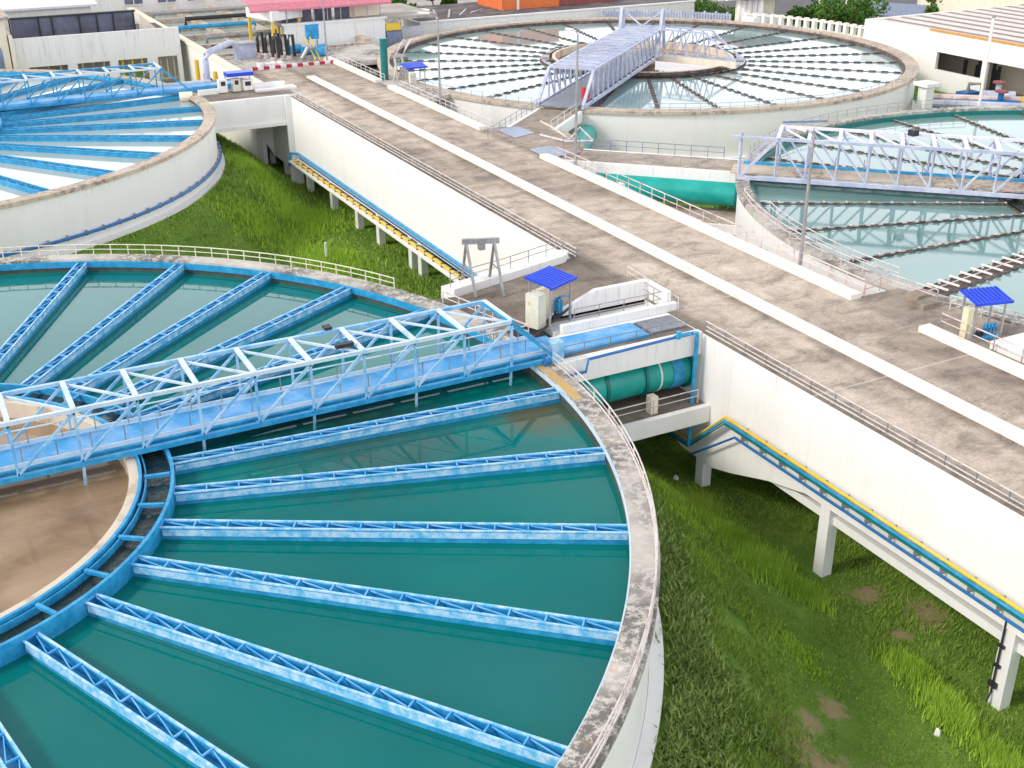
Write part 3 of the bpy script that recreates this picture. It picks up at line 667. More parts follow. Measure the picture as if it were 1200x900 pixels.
# near blue bridge: runs from x=18.7 to beyond the centre of the near tank, along -X
tb, G, xs_ = truss('light blue steel truss bridge crossing the near tank', (18.75, 33.65), 180, 26.0, 2.1, 1.75, 1.78, ('blue', 'blue_truss', 'truss_white', 'blue_walk'), endp=1.75)
wk = MB(); wk.beam(G(-0.6, -0.12, 0.16), G(26, -0.12, 0.16), 1.25, 0.07)
walk = obj('walkway', wk, 'blue_walk', tb)
obj('walkway_kerb', MB().beam(G(0, -0.78, 0.26), G(26, -0.78, 0.26), 0.05, 0.16).beam(G(0, 0.54, 0.22), G(26, 0.54, 0.22), 0.05, 0.14), 'truss_white', walk)
obj('beam', MB().beam(G(0, 0.62, 0.02), G(26, 0.62, 0.02), 0.14, 0.26), 'blue', tb)
for i in range(26):
    x = 0.6 + i * 0.98
    obj('rail_post', MB().tube([G(x, -0.66, 0.2), G(x, -0.66, 0.78)], 0.02, 5), 'steel', tb)
    obj('rail_post', MB().tube([G(x + 0.3, 0.46, 0.2), G(x + 0.3, 0.46, 0.78)], 0.02, 5), 'steel', tb)
obj('handrail', MB().tube([G(0.3, -0.66, 0.78), G(26, -0.66, 0.78)], 0.025, 6), 'truss_white', tb)
obj('handrail', MB().tube([G(0.6, 0.46, 0.78), G(26, 0.46, 0.78)], 0.025, 6), 'blue_truss', tb)
for i in range(2, 14, 1):
    x = xs_[0] + (i - 2) * 1.78 * 2
    if x > 24: break
    obj('scraper_arm', MB().tube([G(x, 1.0, 0.0), G(x + 0.04, 1.0, -1.0)], 0.05, 8), 'blue_truss', tb)
    obj('scraper_arm', MB().tube([G(x + 0.9, -0.95, 0.0), G(x + 0.9, -0.95, -1.0)], 0.04, 8), 'blue_truss', tb)
st = MB()
for i in range(40):
    x = 1.0 + i * 0.62; st.beam(G(x, 0.66, 0.0), G(x + 0.12, 1.02, 0.0), 0.05)
each('stiffener', st, 'truss_white', tb)
obj('gusset_plate', MB().box(18.55, 19.0, 32.45, 32.85, -0.02, 0.75), 'blue_truss', tb)
obj('end_portal', MB().beam(G(1.75, -1.05, 1.82), G(1.75, 1.05, 1.82), 0.16, 0.14).beam(G(0.9, -1.05, 1.02), G(0.9, 1.05, 1.02), 0.13, 0.13), 'blue', tb)
ln = MB(); ln.box(11.1, 11.35, 34.65, 34.95, 1.93, 2.02); ln.box(10.9, 11.5, 33.0, 33.2, 1.92, 2.05)
each('floodlight', ln, 'dark', tb)
# upper left bridge
tb2, G, xs_ = truss('blue steel truss bridge over the upper left tank', (19.0, 87.3), 180, 24.0, 2.1, 1.75, 1.78, ('blue', 'blue', 'truss_white', 'blue_walk'), endp=1.9)
obj('walkway', MB().beam(G(-3.5, 0.5, 0.16), G(24, 0.5, 0.16), 1.1, 0.35), 'blue_walk', tb2)
obj('motor_drum', MB().tube([(18.0, 85.5, -0.15), (18.9, 85.3, -0.15)], 0.38, 12), 'cream', tb2)
# right edge lilac bridge
dd = (math.cos(R_(-43.8)), math.sin(R_(-43.8))); nn = (-dd[1], dd[0])
pD = (39.15 + nn[0] * 1.5, 48.75 + nn[1] * 1.5)
tb3, G, xs_ = truss('lilac grey steel truss bridge over the right edge tank', pD, -43.8, 22.0, 3.0, 2.15, 1.56, ('lilac', 'lilac', 'lilac_white', 'lilac'), endp=1.9, flip=10.5, thick=1.25)
obj('walkway', MB().beam(G(-0.5, 0.1, 0.14), G(21, 0.1, 0.14), 1.9, 0.08), 'coping_tan', tb3)
obj('walkway_edge', MB().beam(G(0, 1.1, 0.24), G(21, 1.1, 0.24), 0.06, 0.2), 'blue', tb3)
obj('end_post', MB().beam(G(0.0, -1.5, 0.0), G(0.0, -1.5, 2.5), 0.14), 'lilac', tb3)
obj('top_extension', MB().beam(G(-0.5, -1.5, 2.25), G(2.0, -1.5, 2.25), 0.15, 0.13), 'lilac', tb3)
obj('end_portal', MB().beam(G(1.9, 1.5, 2.5), G(4.2, 2.4, 2.5), 0.12, 0.12), 'slate', tb3)
obj('floodlight', MB().box(46.9, 47.3, 44.3, 44.7, 2.3, 2.62), 'dark', tb3)
for i in range(14): obj('rail_post', MB().tube([G(0.4 + i * 1.5, 0.95, 0.2), G(0.4 + i * 1.5, 0.95, 0.85)], 0.025, 5), 'steel', tb3)
# farthest bridge
da = 42.0; dd = (math.cos(R_(da)), math.sin(R_(da)))
pC = (TC[0] - dd[0] * 22.0, TC[1] - dd[1] * 22.0)
tb4, G, xs_ = truss('lilac grey steel truss bridge reaching the tower in the farthest tank', pC, da, 22.0, 3.2, 2.1, 1.25, ('lilac', 'lilac', 'lilac', 'lilac'), endp=2.4, thick=1.3)
obj('walkway', MB().beam(G(-0.5, 0, 0.16), G(23, 0, 0.16), 2.6, 0.1), 'grating', tb4)
rf = MB()
for i in range(34): rf.beam(G(2.6 + i * 0.6, -1.5, 2.3), G(2.6 + i * 0.6, 1.5, 2.3), 0.15, 0.05)
each('roof_slat', rf, 'lilac', tb4)
for y in (-1.7, 1.7):
    obj('tower_frame', MB().beam(G(20.2, y, 0.1), G(21.3, y, 3.8), 0.22).beam(G(22.6, y, 0.1), G(21.5, y, 3.8), 0.22).beam(G(20.8, y, 2.2), G(22.2, y, 2.2), 0.16), 'lilac', tb4)
obj('tower_brace', MB().beam(G(21.4, -1.7, 3.7), G(21.4, 0, 2.4), 0.12).beam(G(21.4, 1.7, 3.7), G(21.4, 0, 2.4), 0.12), 'lilac', tb4)
obj('fire_extinguisher_box', MB().box(41.6, 42.1, 69.0, 69.3, 0.35, 1.1), 'red', tb4)
# rake arm beyond the tower
RA = thing('rake_arm', 'lilac lattice rake arm with pale beam right of the tank tower', 'rake arm', (58.0, 80.0, 0))
c0 = Vector((56.6, 82.2, 0)); dv = Vector((0.50, -0.866, 0)).normalized(); nv = Vector((-dv.y, dv.x, 0))
def GA(x, y, z): q = c0 + dv * x + nv * y; return (q.x, q.y, z)
for s in (-0.7, 0.7):
    obj('chord', MB().beam(GA(0.6, s, 2.3), GA(4.4, s, 2.3), 0.14).beam(GA(0.6, s, 0.25), GA(7.2, s, 0.25), 0.16).beam(GA(4.4, s, 2.3), GA(7.2, s, 0.3), 0.12), 'lilac', RA)
    d = MB()
    for i in range(4): d.beam(GA(0.8 + i, s, 0.3), GA(1.6 + i, s, 2.3), 0.08); d.beam(GA(1.6 + i * 1.0, s, 2.3), GA(2.0 + i, s, 0.3), 0.08)
    each('lattice', d, 'lilac', RA)
obj('pale_beam', MB().beam(GA(0.0, -0.9, 0.05), GA(7.3, -0.9, 0.05), 0.3, 0.45), 'cream', RA)

# ------------------------------------------------------------------ footbridges on the far side
def walkway(name, label, p0, ang, Lx, W, fas, mat='deck', rails=('steel', 0.5)):
    ca, sa = math.cos(R_(ang)), math.sin(R_(ang))
    def G(x, y, z): return (p0[0] + ca * x - sa * y, p0[1] + sa * x + ca * y, z)
    t = thing(name, label, 'walkway', (p0[0], p0[1], -1))
    obj('deck', MB().beam(G(0, 0, -0.15), G(Lx, 0, -0.15), W - 0.5, 0.24), mat, t)
    for s in (-1, 1): obj('girder', MB().beam(G(0, s * (W / 2 - 0.13), -fas / 2 - 0.03), G(Lx, s * (W / 2 - 0.13), -fas / 2 - 0.03), 0.24, fas), 'wall', t)
    return t, G
wD, G = walkway('walkway_bridge', 'white sided walkway above the teal pipe leading to the right edge tank', (32.9, 58.8), -44.2, 11.3, 3.0, 0.62)
railing('thin blue grey rail on the far side of the walkway above the teal pipe', [G(0.8, 1.3, 0), G(10.2, 1.3, 0)], 0.62, 0.95, 'slate', r=0.02)
railing('thin rail on the near side of the walkway above the teal pipe', [G(0.6, -1.3, 0), G(10.0, -1.3, 0)], 0.5, 0.95, 'steel', r=0.014)
wC, G = walkway('walkway_bridge', 'concrete walkway rising from the roadway to the farthest tank bridge', (32.6, 62.3), 42, 9.2, 3.2, 0.7)
railing('thin rail on the left side of the walkway to the farthest tank', [G(-0.2, 1.5, 0), G(8.8, 1.5, 0)], 0.6, 1.0, 'slate', r=0.018)
railing('short white rail on the right side of the walkway to the farthest tank', [G(3.2, -1.4, 0), G(8.6, -1.4, 0)], 0.6, 1.3, 'rail', r=0.03)
hb = MB().prism([(32.33, 57.8), (34.2, 57.3), (35.6, 58.8), (36.6, 62.6), (35.2, 64.4), (33.6, 65.6), (32.33, 65.5)], -0.4, 0.022)
struct('junction_pavement', hb, 'deck', 'stained paving where two walkways leave the roadway')
TG = thing('white_gate_frame', 'tubular white frame at the right of the walkway fork', 'frame', (35.6, 62.5, 0))
obj('tube', MB().tube([(34.6, 62.4, 0.06), (35.2, 60.2, 0.06), (36.6, 59.5, 0.06)], 0.07, 8).tube([(34.6, 62.4, 0.9), (34.9, 61.6, 0.7), (35.5, 60.4, 0.1)], 0.06, 8).tube([(35.5, 60.4, 0.1), (36.2, 60.4, 0.75), (36.6, 59.5, 0.1)], 0.06, 8), 'rail', TG, True)
# pipes
def pipe(name, label, pts, r, mat, flanges=(), fmat=None, n=20, saddle=()):
    t = thing(name, label, 'pipe', pts[0])
    obj('pipe_body', MB().tube(pts, r, n), mat, t, True)
    A_, B_ = Vector(pts[0]), Vector(pts[-1])
    for f in flanges:
        q = A_.lerp(B_, f[0]); d = (B_ - A_).normalized() * (f[1] / 2)
        obj('flange', MB().tube([q - d, q + d], r * f[2], n), f[3], t, True)
    for s in saddle: obj('saddle', MB().box(*s), 'wall', t)
    return t
pipe('water_pipe', 'big teal green pipe under the near footbridge', [(18.4, 33.3, -1.72), (24.9, 33.3, -1.72)], 0.72, 'pipe_teal',
     [(0.12, 0.12, 1.14, 'pipe_teal_d'), (0.18, 0.10, 1.14, 'pipe_teal_d'), (0.40, 0.14, 1.06, 'pipe_teal_d'), (0.66, 0.12, 1.10, 'pipe_teal_d'), (0.76, 0.07, 1.03, 'wall'), (0.88, 0.5, 1.05, 'blue'), (0.97, 0.1, 1.16, 'pipe_teal_d')])
LP = thing('pipe_platform', 'small concrete landing with white fascia under the teal green pipe', 'platform', (22, 32.5, -3.2))
obj('slab', MB().box(19.0, 24.85, 31.75, 34.6, -2.95, -2.75), 'deck', LP)
obj('fascia', MB().box(19.0, 24.85, 31.5, 31.745, -3.35, -2.68), 'wall', LP)
obj('pedestal', MB().box(22.5, 22.8, 32.0, 32.35, -2.74, -2.05), 'cream', LP)
railing('thin rail on the landing below the teal green pipe', [(20.6, 32.0, -2.72), (24.6, 32.0, -2.72)], 0.55, 2.0, 'rail', r=0.022)
pipe('water_pipe', 'big teal pipe under the walkway to the right edge tank', [(33.4, 56.4, -1.28), (40.4, 49.7, -1.28)], 0.70, 'pipe_teal', [(0.2, 0.12, 1.1, 'pipe_teal_d'), (0.96, 0.12, 1.12, 'pipe_teal_d')])
LP = thing('pipe_platform', 'concrete landing under the teal pipe beside the right edge tank', 'platform', (36.5, 51.5, -3.2))
obj('slab', MB().prism([(32.4, 54.2), (38.9, 47.9), (40.9, 49.6), (34.0, 56.9), (32.4, 56.9)], -2.5, -2.3), 'deck', LP)
obj('fascia', MB().beam((32.5, 54.0, -2.6), (38.8, 47.8, -2.6), 0.2, 0.56), 'wall', LP)
obj('pedestal', MB().box(34.0, 34.5, 52.6, 53.1, -2.29, -0.6), 'wall', LP)
pipe('water_pipe', 'teal pipe end under the walkway to the farthest tank', [(36.2, 61.4, -1.5), (40.6, 66.8, -1.5)], 0.7, 'pipe_teal')
# blue pipe along the near girder
bp = thing('service_pipe', 'slim blue pipe along the white footbridge girder dropping beside the channel', 'pipe', (24.5, 32.2, 0))
obj('pipe_run', MB().tube([(18.2, 32.45, 0.35), (18.25, 32.3, -0.45), (18.3, 32.2, -0.5), (19.7, 32.1, -0.4), (19.8, 32.1, 0.06), (24.3, 32.2, 0.12)], 0.055, 8), 'blue_deep', bp, True)
obj('drop_pipe', MB().tube([(24.3, 32.2, 0.12), (24.5, 32.15, 0.1), (24.5, 32.15, -0.1), (24.4, 32.1, -4.55)], 0.08, 8), 'blue', bp, True)
obj('valve', MB().tube([(23.7, 32.2, 0.02), (23.7, 32.2, 0.3)], 0.09, 8).tube([(23.55, 32.2, 0.12), (24.2, 32.2, 0.12)], 0.085, 8), 'blue', bp)
# pipe trays along the channel
pt = thing('pipe_tray', 'blue and yellow pipes bracketed to the white channel wall at lower right', 'pipes', (24.6, 20, -2.7))
def run(dz, dx=0.0, end=True): return [(24.55 + dx, 2, -2.62 + dz), (24.55 + dx, 30.2, -2.62 + dz), (24.5 + dx, 32.2, -4.5 + dz), (24.45 + dx, 36.2, -4.55 + dz)]
obj('yellow_pipe', MB().tube(run(0.10), 0.055, 8), 'yellow', pt, True)
obj('blue_pipe', MB().tube(run(-0.04, -0.03), 0.055, 8), 'blue', pt, True)
obj('blue_pipe', MB().tube(run(-0.16, -0.03), 0.04, 8), 'pipe_teal_d', pt, True)
obj('blue_pipe', MB().tube([(24.55, 2, -3.08), (24.55, 29.6, -3.08), (24.5, 32.0, -4.9)], 0.05, 8), 'blue_deep', pt, True)
for i in range(26):
    y = 3.0 + i * 1.05; obj('bracket', MB().box(24.58, 24.86, y - 0.025, y + 0.025, -3.11, -2.62), 'steel', pt)
pt = thing('pipe_tray', 'blue and yellow pipes on a white ledge along the channel above the far grass', 'pipes', (24.6, 66, -4.3))
obj('ledge', MB().box(24.25, 24.86, 46.5, 81.2, -4.62, -4.5), 'wall', pt)
obj('yellow_pipe', MB().tube([(24.5, 46.6, -4.35), (24.5, 80.6, -4.35)], 0.085, 8), 'yellow', pt, True)
obj('blue_pipe', MB().tube([(24.7, 46.6, -3.85), (24.7, 80.2, -3.85), (24.5, 81.2, -4.0), (24.3, 81.2, -4.9)], 0.10, 8), 'blue', pt, True)
obj('blue_pipe', MB().tube([(24.72, 46.6, -4.12), (24.72, 80.0, -4.12)], 0.05, 8), 'blue_deep', pt, True)
for i in range(30): y = 47.2 + i * 1.12; obj('clamp', MB().box(24.42, 24.62, y - 0.035, y + 0.035, -4.49, -4.235), 'dark', pt)
# small pipe on lower right column
sp = thing('drain_pipe', 'thin dark drain pipe on the lowest right column', 'pipe', (24.86, 17.5, -6.4))
obj('pipe_body', MB().tube([(24.85, 17.5, -3.3), (24.86, 17.52, -5.9), (24.7, 17.5, -6.2)], 0.035, 6), 'dark', sp)
each('clamp', MB().box(24.83, 24.93, 17.4, 17.62, -4.3, -4.22).box(24.83, 24.93, 17.4, 17.62, -5.0, -4.92).box(24.8, 24.93, 17.38, 17.66, -5.7, -5.55), 'dark', sp)

# far left footbridge
F2 = thing('footbridge', 'grey decked white footbridge joining the upper left tank to the channel', 'footbridge', (22, 83.7, -1))
obj('deck', MB().prism([(19.3, 81.85), (24.855, 81.85), (24.855, 90.0), (18.3, 90.0), (18.9, 86)], -0.4, -0.012), 'deck', F2)
obj('girder', MB().box(19.2, 24.855, 81.5, 81.845, -2.0, 0.06), 'wall', F2)
obj('bottom_ledge', MB().box(19.3, 24.855, 81.35, 81.495, -2.0, -1.75), 'wall', F2)
obj('girder', MB().box(19.2, 24.855, 86.2, 86.5, -2.0, -0.42), 'wall', F2)
obj('pier', MB().box(24.45, 25.35, 81.25, 81.49, -7.0, 0.10), 'wall', F2)
obj('pier', MB().box(23.9, 24.4, 87.6, 88.1, -7.0, -0.42), 'wall', F2)
obj('haunch', MB().add([(22.9, 86.5, -2.0), (24.85, 86.5, -2.0), (24.85, 86.5, -5.4), (22.9, 86.9, -2.0), (24.85, 86.9, -2.0), (24.85, 86.9, -5.4)], [(0, 2, 1), (3, 4, 5), (0, 1, 4, 3), (1, 2, 5, 4), (2, 0, 3, 5)]), 'wall', F2)
W2 = thing('low_white_wall', 'low white wall and steps beside the blue canopy cabinets', 'wall', (23, 85.6, 0))
obj('wall', MB().box(23.2, 25.6, 84.9, 85.1, -0.01, 0.42).box(19.2, 20.6, 84.7, 84.9, -0.01, 0.35), 'wall', W2)
obj('step', MB().box(23.2, 26.2, 83.9, 84.88, -0.008, 0.14), 'wall', W2)
UP = thing('water_pipe', 'pale blue grey upright bend pipe against the cream wall', 'pipe', (20.95, 88.7, 0))
obj('pipe_body', MB().tube([(20.95, 88.9, 0.0), (20.95, 88.9, 1.7), (21.1, 89.1, 2.0), (21.5, 89.6, 2.15), (24.0, 93.0, 2.15), (24.6, 94.0, 1.9), (24.8, 94.3, 0.6)], 0.23, 12), 'lilac', UP, True)
obj('pipe_run', MB().tube([(17.6, 87.9, 0.25), (20.9, 87.9, 0.25)], 0.22, 12), 'lilac', UP, True)

# right side landing + steps
RL = thing('tank_landing', 'stained concrete landing with steps between roadway and right edge tank', 'platform', (34, 29, -1))
obj('slab', MB().prism([(32.33, 21), (37.2, 21.0), (36.2, 24.6), (35.6, 27.0), (34.9, 30.0), (34.62, 32.3), (32.33, 32.3)], -0.3, 0.016), 'deck', RL)
obj('support_wall', MB().box(32.5, 35.2, 24.5, 31.5, -6.3, -0.31), 'wall', RL)
obj('step', MB().box(33.6, 34.6, 30.0, 30.6, 0.02, 0.22).box(33.9, 34.7, 30.6, 31.2, 0.02, 0.34), 'deck', RL)
obj('plinth', MB().box(33.0, 35.9, 22.0, 26.2, 0.02, 0.30), 'wall', RL)
railing('stair rail pair on the landing beside the right edge tank', [(32.7, 32.3, 0), (34.3, 32.5, 0.05), (34.5, 30.2, 0.1)], 0.55, 0.9, 'rail_pink')
railing('short pinkish rail on the landing between steps and kiosk', [(34.6, 29.6, 0), (35.2, 27.9, 0), (36.0, 25.0, 0), (37.2, 21.4, 0)], 0.6, 1.3, 'rail')

# side apron by farthest tank
AP = thing('tank_apron', 'grey concrete apron between roadway and the farthest tank', 'platform', (34, 80, -1))
obj('slab', MB().prism([(32.33, 75.4), (35.2, 76.6), (34.4, 80), (34.2, 84.0), (32.33, 84.2)], -0.3, 0.016), 'coping', AP)
obj('support_wall', MB().box(32.33, 33.6, 75.6, 84.0, -6.0, -0.31), 'wall', AP)
VG = thing('vent_pipe', 'dark teal upright pipe with white hoops beside the far kerb gap', 'pipe', (33.1, 83.6, 0))
obj('upright', MB().tube([(33.1, 83.9, -4), (33.1, 83.9, 3.0)], 0.28, 10), 'pipe_teal_d', VG, True)
for i in range(2):
    obj('hoop', MB().tube([(33.9 + i * 0.6, 83.3, 0.0), (33.7 + i * 0.6, 83.3, 1.6), (34.2 + i * 0.6, 83.6, 2.3), (34.9 + i * 0.6, 84.2, 2.7)], 0.09, 8), 'rail', VG, True)
    obj('hoop', MB().tube([(33.4 + i * 0.4, 82.9, 0.0), (33.6 + i * 0.4, 82.9, 0.9), (34.0 + i * 0.4, 82.9, 1.0), (34.1 + i * 0.4, 82.9, 0.0)], 0.08, 8), 'rail', VG, True)

# ------------------------------------------------------------------ lamps
def lamp(label, x, y, h, arm=1.0):
    t = thing('street_lamp', label, 'street lamp', (x, y, 0), 'lamp posts along the roadway')
    obj('pole', MB().tube([(x, y, 0), (x, y, h * 0.5), (x, y, h - 0.25), (x - 0.12 * arm, y + 0.1, h - 0.05), (x - 0.5 * arm, y + 0.3, h)], 0.08, 8, rr=[0.085, 0.07, 0.055, 0.05, 0.045]), 'steel', t, True)
    obj('base_plate', MB().box(x - 0.14, x + 0.14, y - 0.14, y + 0.14, 0.0, 0.05), 'steel', t)
    obj('lamp_head', MB().beam((x - 0.45 * arm, y + 0.28, h + 0.0), (x - 1.1 * arm, y + 0.65, h + 0.03), 0.22, 0.09), 'wall', t)
    return t
lamp('slim lamp post with curved arm beside the farthest tank', 32.75, 73.1, 6.1)
lamp('tall lamp post at the walkway fork right of the roadway', 32.9, 55.3, 7.3, 0.3)
lamp('lamp post in front of the lilac truss bridge', 32.85, 36.3, 5.8, 0.3)
lamp('white lamp post at the far end of the roadway', 31.8, 93.2, 6.2, 0.3)
PM = thing('pole', 'slim white pole in front of the striped shed roof', 'pole', (71.2, 61.3, -3.5))
obj('shaft', MB().tube([(71.2, 61.3, -3.6), (71.2, 61.3, 4.6)], 0.1, 8), 'wall', PM)
obj('cap', MB().tube([(71.2, 61.3, 4.6), (71.2, 61.3, 4.8)], 0.14, 8), 'steel', PM)

# ------------------------------------------------------------------ background buildings
def opening(b, wallx, rect, depth, mat='dark'): pass
# front white building (left back), facade plane Y=108
WB = thing('filter_building', 'white building with long blank parapet behind the upper left tank', 'building', (16, 112, GZ))
fac = MB()
fac.box(9.6, 23.4, 108.0, 108.3, -0.95, 1.45)
for x0, x1 in ((9.6, 10.6), (13.7, 14.5), (17.2, 17.9), (20.4, 21.3), (23.0, 23.4)): fac.box(x0, x1, 108.0, 108.29, -6.4, -0.951)
obj('facade', fac, 'wall', WB)
obj('side_wall', MB().box(9.3, 9.59, 106.8, 118, -6.4, 1.9), 'cream', WB)
obj('roof', MB().box(9.6, 23.4, 108.31, 118, 0.4, 0.6), 'roof_dark', WB)
bk = MB(); bk.box(9.8, 23.2, 111.5, 111.7, -6.4, 0.38); obj('back_wall', bk, 'cream', WB)
for i, (x0, x1) in enumerate(((10.6, 13.7), (14.5, 17.2), (17.9, 20.4), (21.3, 23.0))):
    wf = MB(); wf.box(x0, x1, 108.35, 108.42, -3.0, -2.85)
    for k in range(3): xx = x0 + (x1 - x0) * (k + 0.5) / 3; wf.box(xx - 0.06, xx + 0.06, 108.35, 108.42, -2.85, -0.95)
    obj('window_frame', wf, 'yellow' if i == 2 else 'coping', WB)
obj('balcony_planting', MB().box(10.8, 20.2, 109.0, 109.6, -3.2, -2.1), 'grassA', WB)
CL = MB()
obj('clerestory_glass', MB().box(10.2, 20.6, 113.0, 113.1, 0.61, 2.35), 'glass', WB)
fr = MB().box(10.0, 20.8, 112.9, 113.3, 2.35, 2.5)
for x in (10.1, 12.5, 13.6, 15.9, 17.4, 18.8, 20.6): fr.box(x - 0.06, x + 0.06, 112.85, 113.0, 0.61, 2.35)
obj('clerestory_frame', fr, 'dark', WB)
obj('stair_flank', MB().add([(20.9, 112, 0.61), (22.6, 112, 0.61), (20.9, 112, 2.3), (20.9, 112.3, 0.61), (22.6, 112.3, 0.61), (20.9, 112.3, 2.3)], [(0, 1, 2), (3, 5, 4), (0, 3, 4, 1), (1, 4, 5, 2), (2, 5, 3, 0)]), 'cream', WB)
PB = thing('peach_building', 'peach building with arched window at the top left corner', 'building', (7, 109, GZ))
obj('wall', MB().box(2, 9.2, 107.0, 116, -6.4, 3.2), 'cream', PB)
ar = MB(); pr_ = [(8.1 + 0.55 * math.cos(t), 0.6 + 0.7 * math.sin(t)) for t in [math.pi * i / 10 for i in range(11)]] + [(7.55, -3), (8.65, -3)]
n = len(pr_); ar.add([(x, 106.985, z) for x, z in pr_] + [(x, 106.9, z) for x, z in pr_], [tuple(range(n)), tuple(range(2 * n - 1, n - 1, -1))] + [(i, (i + 1) % n, n + (i + 1) % n, n + i) for i in range(n)])
obj('arched_window', ar, 'slate', PB)
obj('roof', MB().box(1.6, 9.6, 106.7, 116.4, 3.2, 3.4), 'coping_tan', PB)
GB = thing('green_roof_building', 'pale building with mint green roof at the top left', 'building', (10, 124, GZ))
obj('wall', MB().box(4, 18.4, 122, 132, -6.4, 2.2), 'wall', GB)
obj('roof', MB().add([(3.5, 121.5, 2.2), (19, 121.5, 2.2), (19, 132.5, 3.4), (3.5, 132.5, 3.4), (3.5, 121.5, 2.0), (19, 121.5, 2.0), (19, 132.5, 2.0), (3.5, 132.5, 2.0)], [(0, 1, 2, 3), (0, 4, 5, 1), (1, 5, 6, 2), (2, 6, 7, 3), (3, 7, 4, 0)]), 'lilac_white', GB)
UB = thing('office_building', 'long white building with small dark windows along the top left', 'building', (28, 138, GZ))
obj('wall', MB().box(18.6, 48, 135, 146, -6.4, 3.4), 'wall_clean', UB)
for x in (23.9, 27.4, 30.6, 33.8, 37.2, 40.6, 44.0):
    w_ = obj('window', MB().box(x, x + 1.9, 134.93, 134.99, 0.3, 1.4), 'glass', UB)
    obj('sill', MB().box(x - 0.1, x + 2.0, 134.8, 134.99, 0.18, 0.28).box(x + 0.9, x + 1.0, 134.9, 134.93, 0.3, 1.4), 'wall', w_)
# basin field with cream wall
BF = thing('filter_basins', 'block of open filter basins behind a long cream wall left of the roadway end', 'basins', (30, 108, GZ))
obj('outer_wall', MB().box(24.0, 24.3, 86.6, 134, -6.4, -0.02), 'wall_clean', BF)
obj('wall_cap', MB().box(23.85, 24.55, 86.5, 134, -0.019, 0.12), 'cream', BF)
each('shutter', MB().box(23.96, 23.995, 96, 97.5, -5, -1.6).box(23.96, 23.995, 100, 103, -5, -1.8), 'dark', BF)
for y in (98.4, 104.6): obj('downpipe', MB().tube([(23.85, y, -5.5), (23.85, y, -0.9)], 0.18, 6), 'yellow', BF)
obj('floor', MB().box(24.31, 38.5, 92.6, 134, -1.2, -0.9), 'yard', BF)
for y in (100.5, 106.2, 112, 118, 124, 130): obj('divider_wall', MB().box(24.56, 38.5, y - 0.22, y + 0.22, -0.899, 0.08), 'coping_tan', BF)
for x in (28.4, 32.6, 38.3): obj('divider_wall', MB().box(x - 0.3, x + 0.3, 100.8, 133.9, -0.899, 0.02 if x < 38 else 0.3), 'coping_tan', BF)
obj('end_pavement', MB().box(24.6, 38.6, 92.55, 100.2, -0.45, -0.06), 'coping', BF)
w = MB()
for y0, y1 in ((100.75, 105.95), (106.45, 111.75), (112.25, 117.75), (118.25, 123.7), (124.3, 129.7)):
    for x0, x1 in ((24.6, 28.05), (28.75, 32.25), (32.95, 37.95)): w.quad((x0, y0, -0.4), (x1, y0, -0.4), (x1, y1, -0.4), (x0, y1, -0.4))
struct('water', w, 'waterB', 'pale water in the filter basins at the roadway end')
for i, (y, x0, x1, z) in enumerate(((103.2, 25, 28, 0.25), (109, 26, 33, 0.25), (115.4, 25, 32.4, 0.3), (121, 27, 38, 0.3), (126.5, 25, 36, 0.3))):
    tg = tag(obj('basin_pipe', MB().tube([(x0, y, -0.4), (x0, y, z), (x1, y, z), (x1, y, -0.4)], 0.2, 8), ('dark', 'steel', 'blue', 'dark', 'steel')[i], smooth=True),
             ('dark pipe across the nearest filter basin', 'grey pipe across the second row of filter basins', 'blue pipe across the middle filter basins', 'dark pipe across the fourth row of filter basins', 'grey pipe across the rearmost filter basins')[i], 'pipe')
# machinery at the end of the road
PU = thing('pump_set', 'row of dark upright pump pipes standing behind the striped kerb', 'pumps', (28.2, 96.5, 0))
for (x, y) in ((27.6, 98.2), (28.1, 97.6), (28.6, 96.9), (28.9, 96.0), (29.4, 95.6), (28.0, 95.4)):
    pp = obj('pump_pipe', MB().tube([(x, y, -0.05), (x, y, 1.5), (x + 0.15, y + 0.1, 1.9), (x + 0.5, y + 0.3, 1.9), (x + 0.6, y + 0.35, 0.2)], 0.13, 8), 'dark', PU, True)
    obj('flange', MB().tube([(x, y, -0.05), (x, y, 0.35)], 0.2, 8), 'rail_pink', pp)
MS = thing('motor_skid', 'blue motors and pipes with a raised blue box behind the striped kerb', 'machinery', (31.5, 96.5, 0))
obj('control_box', MB().box(32.0, 33.1, 98.6, 99.0, 1.0, 2.2), 'blue', MS)
for x in (32.1, 32.9): obj('stand', MB().box(x, x + 0.1, 98.7, 98.8, -0.05, 1.0), 'steel', MS)
for (x, y) in ((30.2, 97.6), (30.9, 96.4), (31.6, 95.2), (32.2, 96.8)):
    mo = obj('motor', MB().tube([(x, y, 0.45), (x + 0.9, y + 0.4, 0.45)], 0.36, 10), 'blue', MS, True)
    obj('motor_base', MB().box(x - 0.1, x + 1.0, y - 0.3, y + 0.6, -0.05, 0.1), 'rail_pink', mo)
obj('elbow', MB().tube([(30.3, 95.0, 0.1), (30.8, 95.0, 0.9), (31.6, 95.4, 0.9), (32.0, 95.6, 0.1)], 0.16, 8), 'steel', MS, True)
obj('ladder', MB().beam((31.3, 94.6, -0.05), (31.0, 96.0, 1.6), 0.08).beam((31.7, 94.6, -0.05), (31.4, 96.0, 1.6), 0.08), 'yellow', MS)
SH = thing('steel_shelter', 'white topped yellow framed shelter beside the filter basins', 'shelter', (30.5, 105, 0))
for (x, y) in ((29.4, 106.5), (30.4, 102.9), (33.2, 104.2), (32.3, 107.6)): obj('post', MB().box(x - 0.12, x + 0.12, y - 0.12, y + 0.12, -0.06, 2.3), 'yellow', SH)
